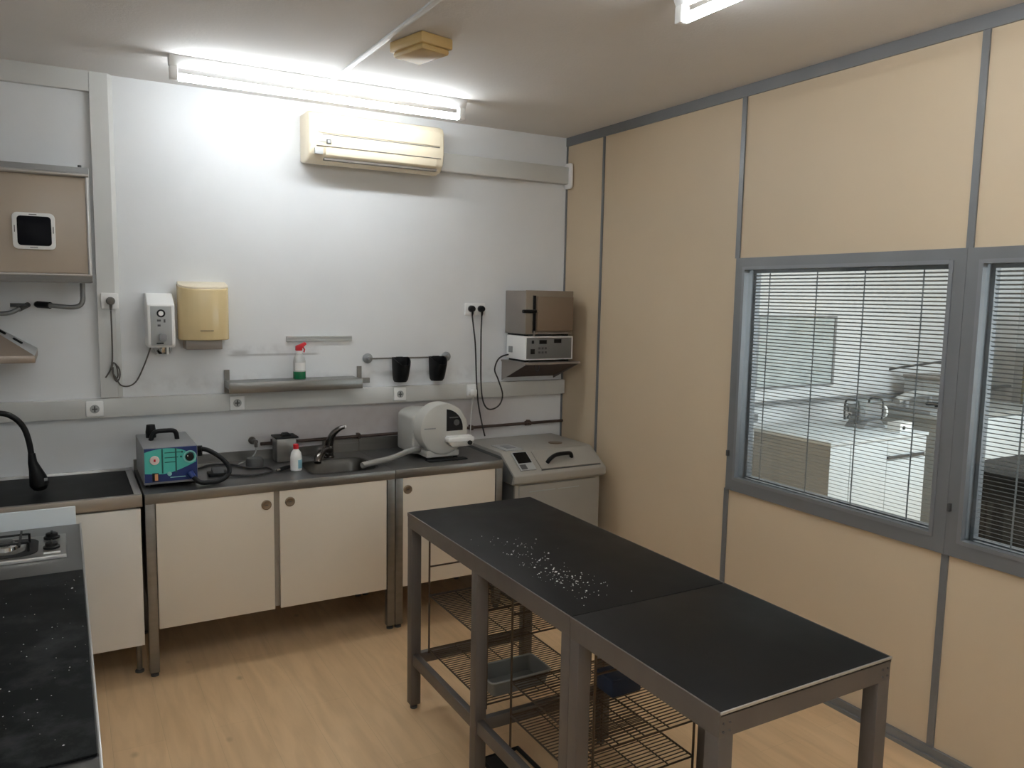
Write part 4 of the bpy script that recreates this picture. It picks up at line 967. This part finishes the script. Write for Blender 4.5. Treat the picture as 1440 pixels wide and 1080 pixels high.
cn = obj('hose_connector', MB().cyl((GX1 - 0.002, -0.40, CT + 0.155), (GX1 + 0.03, -0.41, CT + 0.155), 0.020, 16).cyl((GX1 + 0.02, -0.41, CT + 0.125), (GX1 + 0.02, -0.41, CT + 0.172), 0.012, 12), 'black', t)
obj('hose', MB().tube(smooth_path([(GX1 + 0.02, -0.41, CT + 0.16), (GX1 + 0.06, -0.43, CT + 0.15), (GX1 + 0.11, -0.46, CT + 0.115), (GX1 + 0.143, -0.48, CT + 0.07), (GX1 + 0.135, -0.5, CT + 0.035), (GX1 + 0.09, -0.52, CT + 0.014),
                                        (GX1 + 0.04, -0.53, CT + 0.013), (GX1 + 0.0, -0.525, CT + 0.018), (GX1 - 0.028, -0.51, CT + 0.045)]), 0.0115, 12), 'black', t)
obj('handpiece', MB().tube([(GX1 - 0.026, -0.512, CT + 0.04), (GX1 - 0.04, -0.497, CT + 0.062)], [0.014, 0.017], 14), 'navy', t)

# things lying on the sink unit
t = thing('steel_canister', 'steel canister with a black lid at the back of the counter', 'canister', (-1.905, -0.12, CT))
obj('can', MB().box(-1.962, -1.852, -0.165, -0.055, CT + 0.0005, CT + 0.135, 0.01), 'steel', t)
obj('lid', MB().box(-1.967, -1.842, -0.172, -0.05, CT + 0.133, CT + 0.142, 0.003).prism([(-1.93, CT + 0.141), (-1.87, CT + 0.141), (-1.885, CT + 0.158), (-1.915, CT + 0.158)], 'y', -0.13, -0.09, 0.004), 'black', t)
t = thing('bottle', 'small white bottle with a red cap standing by the sink', 'bottle', (-1.913, -0.385, CT))
c = (-1.913, -0.385, CT + 0.0006)
obj('body', MB().lathe([(0.0, 0), (0.027, 0), (0.030, 0.004), (0.030, 0.07), (0.026, 0.095), (0.014, 0.112), (0.0125, 0.118), (0.0, 0.118)], c), 'white', t)
obj('cap', MB().lathe([(0.0, 0.116), (0.0145, 0.116), (0.0145, 0.138), (0.012, 0.141), (0.0, 0.141)], c), 'red', t)
obj('label', MB().prism([(c[0] + 0.0308 * math.cos(a), c[1] + 0.0308 * math.sin(a)) for a in [math.radians(q) for q in range(275, 391, 12)]] + [(c[0] + 0.029 * math.cos(a), c[1] + 0.029 * math.sin(a)) for a in [math.radians(q) for q in range(383, 270, -12)]], 'z', CT + 0.015, CT + 0.06), 'pale_blue', t)
t = thing('nozzle_tool', 'black and silver nozzle tool lying beside the white bottle', 'tool', (-1.98, -0.35, CT))
obj('grip', MB().tube([(-2.0, -0.385, CT + 0.012), (-1.96, -0.36, CT + 0.014), (-1.925, -0.33, CT + 0.012)], [0.010, 0.0115, 0.008], 12), 'black', t)
obj('tip', MB().tube([(-2.0, -0.385, CT + 0.012), (-2.02, -0.40, CT + 0.012)], [0.009, 0.006], 12), 'chrome', t)
t = thing('foot_switch', 'dark foot switch lying inside the black hose loop', 'switch', (-2.29, -0.3, CT))
obj('base', MB().box(-2.345, -2.25, -0.37, -0.29, CT + 0.0006, CT + 0.018, 0.004), 'black', t)
obj('pedal', MB().prism([(-0.36, CT + 0.018), (-0.3, CT + 0.018), (-0.3, CT + 0.036), (-0.31, CT + 0.04)], 'x', -2.325, -2.27, 0.003), 'dark_grey', t)
o = obj('transformer', MB().lathe([(0.0, 0), (0.046, 0), (0.046, 0.035), (0.04, 0.045), (0.0, 0.046)], (-2.085, -0.19, CT + 0.0006)), 'dark_grey', origin=(-2.085, -0.19, CT))
tag(o, 'round dark grey transformer on the counter below the wall tap', 'transformer')
p = smooth_path([(-2.405, -0.2, CT + 0.03), (-2.37, -0.16, CT + 0.007), (-2.30, -0.09, CT + 0.006), (-2.20, -0.12, CT + 0.006), (-2.13, -0.25, CT + 0.006), (-2.04, -0.275, CT + 0.006), (-2.04, -0.38, CT + 0.006), (-2.13, -0.43, CT + 0.006), (-2.22, -0.40, CT + 0.006), (-2.26, -0.375, CT + 0.009)])
tag(obj('power_cable', MB().tube(p, 0.005, 8), 'cable', origin=(-2.2, -0.2, CT)), 'dark cable lying in a loop on the steel counter around the transformer', 'cable')

# ---------------------------------------------------------------- plaster trimmer
t = thing('plaster_trimmer', 'white plaster trimmer with round housing and dark window on the counter', 'trimmer', (-1.09, -0.36, CT))
cx_, cz_, r_ = -1.085, 1.052, 0.148
hs = obj('wheel_housing', MB().lathe([(0.0, -0.335), (r_ - 0.01, -0.335), (r_, -0.345), (r_, -0.44), (r_ - 0.004, -0.448), (r_ - 0.012, -0.452), (0.0, -0.452)], (cx_, 0, cz_), 'y', 48), 'offwhite', t)
win = [(cx_ + 0.012, cz_ - 0.012)] + [(cx_ + 0.115 * math.cos(a), cz_ + 0.115 * math.sin(a)) for a in [math.radians(q) for q in range(-6, 85, 8)]] + [(cx_ + 0.012, cz_ + 0.114)]
obj('window', MB().prism(win, 'y', -0.4535, -0.451), 'black_gloss', hs)
obj('window_detail', MB().lathe([(0.018, -0.4545), (0.018, -0.453), (0.01, -0.453)], (cx_ + 0.075, 0, cz_ + 0.035), 'y', 16).box(cx_ + 0.03, cx_ + 0.085, -0.4545, -0.453, cz_ + 0.062, cz_ + 0.068), 'dark_grey', hs)
obj('print', MB().box(cx_ - 0.125, cx_ - 0.055, -0.453, -0.4515, cz_ + 0.004, cz_ + 0.011), 'midgrey', hs)
obj('motor_cover', MB().prism([(-1.235, CT + 0.02), (-1.05, CT + 0.02), (-1.05, 1.14), (-1.16, 1.145), (-1.205, 1.135), (-1.235, 1.11)], 'y', -0.34, -0.10, 0.015, 3), 'offwhite', t)
tb = obj('work_tray', MB().box(cx_ + 0.002, cx_ + 0.165, -0.505, -0.448, 0.982, 1.006, 0.005).box(cx_ + 0.008, cx_ + 0.155, -0.498, -0.45, 1.005, 1.013, 0.003), 'white', t)
obj('tray_knob', MB().lathe([(0.013, -0.500), (0.013, -0.514), (0.0, -0.516)], (cx_ + 0.135, 0, 0.974), 'y', 16), 'black', tb)
obj('tray_lip', MB().prism([(cx_ + 0.03, 0.952), (cx_ + 0.155, 0.956), (cx_ + 0.165, 0.983), (cx_ + 0.0, 0.983), ], 'y', -0.502, -0.449, 0.003), 'offwhite', tb)
obj('pedestal', MB().box(-1.19, -0.985, -0.44, -0.12, CT + 0.012, 0.93, 0.008), 'offwhite', t)
for x in (-1.17, -1.0):
    for y in (-0.42, -0.14): obj('foot', MB().lathe([(0, 0), (0.014, 0), (0.012, 0.013), (0, 0.013)], (x, y, CT + 0.0006), 'z', 14), 'black', t)
obj('drain_hose', MB().tube(smooth_path([(-1.19, -0.34, 0.925), (-1.235, -0.36, 0.928), (-1.30, -0.385, 0.922), (-1.38, -0.415, 0.907), (-1.47, -0.445, 0.899), (-1.545, -0.47, 0.896), (-1.585, -0.485, 0.893)]), 0.0165, 14), 'hose_grey', t)
obj('drip_plate', MB().box(-1.20, -0.96, -0.50, -0.445, CT + 0.0006, CT + 0.006, 0.001), 'black', t)

# ---------------------------------------------------------------- white floor-standing machine in the corner
t = thing('lab_machine', 'white floor standing machine with sloped lid and black handle in the corner', 'machine', (-0.4, -0.33, 0))
QX0, QX1 = -0.735, -0.085
yb_ = -0.02
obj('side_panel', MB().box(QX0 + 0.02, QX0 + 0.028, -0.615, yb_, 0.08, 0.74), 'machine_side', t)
obj('cabinet', MB().box(QX0 + 0.027, QX1 - 0.02, -0.615, yb_, 0.06, 0.738, 0.004), 'machine', t)
obj('front_door', MB().box(QX0 + 0.05, QX1 - 0.05, -0.625, -0.612, 0.09, 0.715, 0.004), 'machine', t)
obj('plinth', MB().box(QX0 + 0.05, QX1 - 0.05, -0.58, yb_, 0.0, 0.062), 'dark_grey', t)
prof = [(yb_, 0.725), (-0.635, 0.725), (-0.655, 0.74), (-0.655, 0.782), (-0.495, 0.885), (-0.47, 0.892), (yb_, 0.892)]
obj('hood', MB().prism(prof, 'x', QX0, QX1, 0.006, 2), 'machine', t)
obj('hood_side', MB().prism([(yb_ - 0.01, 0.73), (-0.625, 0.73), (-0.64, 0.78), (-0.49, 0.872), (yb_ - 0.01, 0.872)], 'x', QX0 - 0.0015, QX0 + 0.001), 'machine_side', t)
def on_slope(x, s, up=0.0):   # s=0 at lip, 1 at the break
    d = Vector((0, 0.16, 0.103)); nrm = Vector((0, -0.103, 0.16)).normalized()
    return Vector((x, -0.655, 0.782)) + d * s + nrm * up
def slab(x0, x1, s0, s1, lo, hi):
    m = MB(); b = bmesh.new()
    P = [[on_slope(x, s, u) for (x, s) in ((x0, s0), (x1, s0), (x1, s1), (x0, s1))] for u in (lo, hi)]
    A_ = [b.verts.new(p) for p in P[0]]; B_ = [b.verts.new(p) for p in P[1]]
    b.faces.new(A_[::-1]); b.faces.new(B_)
    for i in range(4): b.faces.new((A_[i], A_[(i + 1) % 4], B_[(i + 1) % 4], B_[i]))
    bmesh.ops.recalc_face_normals(b, faces=b.faces); return m._merge(b)
lid = obj('lid', slab(QX0 + 0.20, QX1 - 0.03, 0.17, 0.97, -0.001, 0.008), 'machine', t)
obj('lid_shadow_gap', slab(QX0 + 0.197, QX1 - 0.027, 0.14, 0.17, -0.001, 0.003), 'dark_grey', t)
hp = [on_slope(-0.475, 0.42, 0.006), on_slope(-0.46, 0.45, 0.03), on_slope(-0.41, 0.56, 0.038), on_slope(-0.34, 0.6, 0.036), on_slope(-0.30, 0.6, 0.03), on_slope(-0.287, 0.56, 0.006)]
obj('lid_handle', MB().tube(smooth_path(hp), 0.0125, 12), 'black', lid)
cp = obj('control_panel', slab(QX0 + 0.06, QX0 + 0.165, 0.2, 1.0, -0.001, 0.006), 'panel_grey', t)
obj('screen', slab(QX0 + 0.07, QX0 + 0.16, 0.5, 0.97, 0.005, 0.0075), 'black_gloss', cp)
obj('keypad', slab(QX0 + 0.07, QX0 + 0.11, 0.24, 0.44, 0.005, 0.0075), 'dark_grey', cp)
obj('top_panel', MB().box(QX0 + 0.05, QX0 + 0.17, -0.465, -0.27, 0.8915, 0.897, 0.002), 'panel_grey', t)
obj('panel_button', MB().box(QX0 + 0.085, QX0 + 0.145, -0.41, -0.32, 0.8965, 0.8995, 0.001), 'midgrey', t)
obj('vent_disc', MB().lathe([(0.0, 0.0), (0.044, 0.0), (0.044, 0.005), (0.036, 0.007), (0.0, 0.006)], (-0.262, -0.345, 0.8915)), 'brass', t)
obj('door_print', MB().box(QX0 + 0.12, QX0 + 0.30, -0.6262, -0.6245, 0.672, 0.678).box(QX0 + 0.32, QX0 + 0.47, -0.6262, -0.6245, 0.672, 0.677), 'panel_grey', t)

# ---------------------------------------------------------------- the room behind the partition
t = thing('desk_cabinet', 'white desk cabinet with a black drawer handle seen through the window', 'cabinet', (2.2, -0.6, 0))
EX0, EX1, EY0, EY1 = 1.66, 2.76, -0.9, -0.20
obj('worktop', MB().box(EX0 - 0.01, EX1 + 0.01, EY0 - 0.01, EY1, 0.815, 0.842, 0.003), 'cab_white', t)
obj('side_panel', MB().box(EX0, EX0 + 0.018, EY0, EY1, 0.09, 0.815), 'cab_grey', t)
obj('carcass', MB().box(EX0 + 0.018, EX1 - 0.001, EY0 + 0.018, EY1, 0.09, 0.815), 'cab_white', t)
obj('plinth', MB().box(EX0 + 0.04, EX1 - 0.03, EY0 + 0.05, EY1, 0, 0.09), 'cab_grey', t)
nd = obj('narrow_door', MB().box(EX0 + 0.003, 1.875, EY0 - 0.001, EY0 + 0.018, 0.095, 0.81, 0.001), 'cab_white', t)
obj('lock', MB().box(1.72, 1.765, EY0 - 0.006, EY0, 0.345, 0.37), 'midgrey', nd)
obj('door', MB().box(1.882, 2.29, EY0 - 0.001, EY0 + 0.018, 0.095, 0.81, 0.001), 'cab_white', t)
obj('door', MB().box(2.295, EX1 - 0.004, EY0 - 0.001, EY0 + 0.018, 0.095, 0.655, 0.001), 'cab_white', t)
dw = obj('drawer', MB().box(2.295, EX1 - 0.004, EY0 - 0.001, EY0 + 0.018, 0.662, 0.81, 0.001), 'cab_white', t)
obj('handle', MB().box(2.29, EX1 - 0.03, EY0 - 0.014, EY0, 0.668, 0.69, 0.002), 'dark_grey', dw)

t = thing('bench_lathe', 'grey polishing motor on a stand on top of the white desk cabinet', 'motor', (2.45, -0.55, 0.842))
obj('stand', MB().prism([(2.38, 0.8425), (2.66, 0.8425), (2.60, 0.90), (2.44, 0.90)], 'y', -0.62, -0.45, 0.004), 'midgrey', t)
obj('motor', MB().lathe([(0.0, -0.13), (0.05, -0.125), (0.075, -0.1), (0.075, 0.1), (0.05, 0.125), (0.0, 0.13)], (2.52, -0.53, 0.955), 'x', 24), 'midgrey', t)
obj('arbor', MB().cyl((2.3, -0.53, 0.955), (2.74, -0.53, 0.955), 0.014, 12), 'chrome', t)
for x in (2.37, 2.66): obj('guard_frame', MB().tube(smooth_path([(x, -0.58, 0.9), (x, -0.58, 1.04), (x, -0.52, 1.06), (x, -0.46, 1.04), (x, -0.46, 0.9)]), 0.008, 8), 'dark_grey', t)
obj('wheel', MB().lathe([(0.06, -0.012), (0.06, 0.012), (0.0, 0.014)], (2.71, -0.53, 0.955), 'x', 20), 'white', t)
t = thing('white_control_box', 'small white control box with a dark dial in front of the polishing motor', 'control box', (2.56, -0.8, 0.842))
obj('case', MB().box(2.50, 2.65, -0.85, -0.74, 0.8425, 0.915, 0.004), 'white', t)
obj('dial', MB().lathe([(0.013, -0.851), (0.013, -0.858), (0, -0.858)], (2.54, 0, 0.88), 'y', 14), 'black', t)
obj('lead', MB().tube(smooth_path([(2.64, -0.76, 0.9), (2.69, -0.74, 0.91), (2.70, -0.70, 0.88), (2.70, -0.66, 0.85)]), 0.006, 8), 'panel_grey', t)

t = thing('grey_bench', 'tall grey bench with white front seen through the window, right of the white desk cabinet', 'bench', (3.7, -0.45, 0))
obj('carcass', MB().box(3.0, 4.5, -0.86, -0.02, 0.0, 0.90), 'cab_grey', t)
obj('worktop', MB().box(2.98, 4.52, -0.88, -0.02, 0.90, 0.935, 0.003), 'cab_grey', t)
obj('front_panel', MB().box(3.42, 4.48, -0.878, -0.86, 0.12, 0.89, 0.001), 'cab_white', t)
t = thing('bench_apparatus', 'grey clamp apparatus with dark levers on top of the grey bench', 'apparatus', (3.2, -0.5, 0.935))
obj('base', MB().box(3.02, 3.45, -0.75, -0.35, 0.9355, 0.965, 0.005), 'midgrey', t)
obj('arm', MB().tube(smooth_path([(2.95, -0.5, 1.02), (3.05, -0.5, 1.05), (3.25, -0.5, 1.07), (3.42, -0.55, 1.06)]), 0.03, 12), 'panel_grey', t)
obj('post', MB().cyl((3.08, -0.5, 0.96), (3.08, -0.5, 1.06), 0.022, 12).cyl((3.35, -0.53, 0.96), (3.35, -0.53, 1.07), 0.018, 12), 'midgrey', t)
obj('lever', MB().cyl((3.2, -0.6, 1.0), (3.45, -0.7, 0.985), 0.015, 10).cyl((3.3, -0.62, 0.97), (3.48, -0.6, 1.03), 0.012, 10), 'black', t)
t = thing('pale_machine', 'pale box machine standing at the back of the grey bench', 'machine', (3.9, -0.3, 0.935))
obj('case', MB().box(3.55, 3.95, -0.5, -0.15, 0.9355, 1.16, 0.01), 'panel_grey', t)
obj('lid', MB().box(3.54, 3.96, -0.51, -0.14, 1.158, 1.19, 0.006), 'furnace_side', t)
t = thing('wall_lamp', 'dark green lamp head on a thin arm above the grey bench', 'lamp', (3.9, -0.3, 1.3))
obj('arm', MB().tube(smooth_path([(3.55, -0.001, 1.22), (3.6, -0.2, 1.27), (3.75, -0.4, 1.32), (3.9, -0.52, 1.345)]), 0.01, 8), 'dark_grey', t)
obj('lamp_head', MB().box(3.88, 3.99, -0.60, -0.50, 1.30, 1.39, 0.012), mat('dark_green', srgb(52, 74, 58), 0.5), t)
o = obj('tall_cabinet', MB().box(4.6, 5.3, -1.4, -0.6, 0.0, 1.7, 0.005), mat('olive_cabinet', srgb(120, 112, 80), 0.5), origin=(4.95, -1.0, 0))
tag(o, 'olive tall cabinet at the right end beyond the second window', 'cabinet')
t = thing('dark_cabinet', 'low dark cabinet filling the lower part of the second window', 'cabinet', (1.35, -3.3, 0))
obj('carcass', MB().box(1.0, 1.65, -4.5, -2.16, 0.0, 0.965, 0.003), 'dark_brown', t)
obj('top', MB().box(0.99, 1.66, -4.51, -2.15, 0.965, 0.99, 0.003), 'black', t)

t = thing('wall_board', 'framed glass board on the back wall behind the blinds', 'board', (2.3, 0, 1.4))
obj('frame', MB().box(1.83, 1.855, -0.02, -0.0005, 1.11, 1.70).box(2.75, 2.775, -0.02, -0.0005, 1.11, 1.70).box(1.855, 2.75, -0.02, -0.0005, 1.685, 1.70).box(1.855, 2.75, -0.02, -0.0005, 1.11, 1.125), 'midgrey', t)
obj('face', MB().box(1.855, 2.75, -0.012, -0.0005, 1.125, 1.685), 'board', t)
o = obj('wall_dark_strip', MB().box(0.1, 5.5, -0.04, -0.0005, 0.975, 1.005), 'midgrey', origin=(3, 0, 1)); tag(o, 'dark grey strip along the back wall of the room behind the partition', 'rail')  # thin dark grey strip across the wall
o = obj('wall_junction_box', MB().box(1.79, 1.86, -0.05, -0.0003, 0.85, 0.915, 0.006), 'midgrey', origin=(1.82, 0, 0.88)); tag(o, 'small grey junction box on the back wall left of the white desk cabinet', 'switch')  # plain junction box fixed to the wall, no switch on it

# ---------------------------------------------------------------- light
def area(name, loc, sx, sy, power, col):
    l = bpy.data.lights.new(name, 'AREA'); l.shape = 'RECTANGLE'; l.size = sx; l.size_y = sy; l.energy = power; l.color = col
    o = bpy.data.objects.new(name, l); C.objects.link(o); o.location = loc; return o
area('neighbour_room_lamp', (2.6, -2.6, 2.83), 1.2, 0.3, EM[4] * 1.6, (0.90, 0.97, 1.0))
wl_ = area('neighbour_room_daylight', (2.9, YF + 0.05, 1.55), 3.6, 1.5, EM[4] * 3.4, (0.86, 0.95, 1.0))
wl_.rotation_euler = (math.radians(90), 0, 0)   # the lamp's -Z faces +Y, into the room

w = bpy.data.worlds.new('World'); bpy.context.scene.world = w; w.use_nodes = True
w.node_tree.nodes['Background'].inputs[0].default_value = (0.05, 0.05, 0.05, 1)

# ---------------------------------------------------------------- camera
cam = bpy.data.cameras.new('camera'); co = bpy.data.objects.new('camera', cam); C.objects.link(co)
cam.sensor_width = 36; cam.sensor_fit = 'HORIZONTAL'; cam.lens = 36 * 1110.32 / 1440; cam.clip_start = 0.05
r = Vector((0.86908787, -0.49431929, 0.01829519)); u = Vector((0.03833283, 0.10417705, 0.99381977)); f = Vector((0.49317022, 0.8630154, -0.10948767))
M4 = Matrix(((r.x, u.x, -f.x, -2.96243782), (r.y, u.y, -f.y, -4.50301507), (r.z, u.z, -f.z, 1.80845592), (0, 0, 0, 1)))
co.matrix_world = M4
sc = bpy.context.scene; sc.camera = co
sc.view_settings.view_transform = 'Standard'; sc.view_settings.look = 'None'; sc.view_settings.gamma = 1; sc.view_settings.use_curve_mapping = False
sc.view_settings.exposure = 0.07
sc.cycles.use_denoising = True
sc.cycles.max_bounces = 10; sc.cycles.diffuse_bounces = 6; sc.cycles.transparent_max_bounces = 24
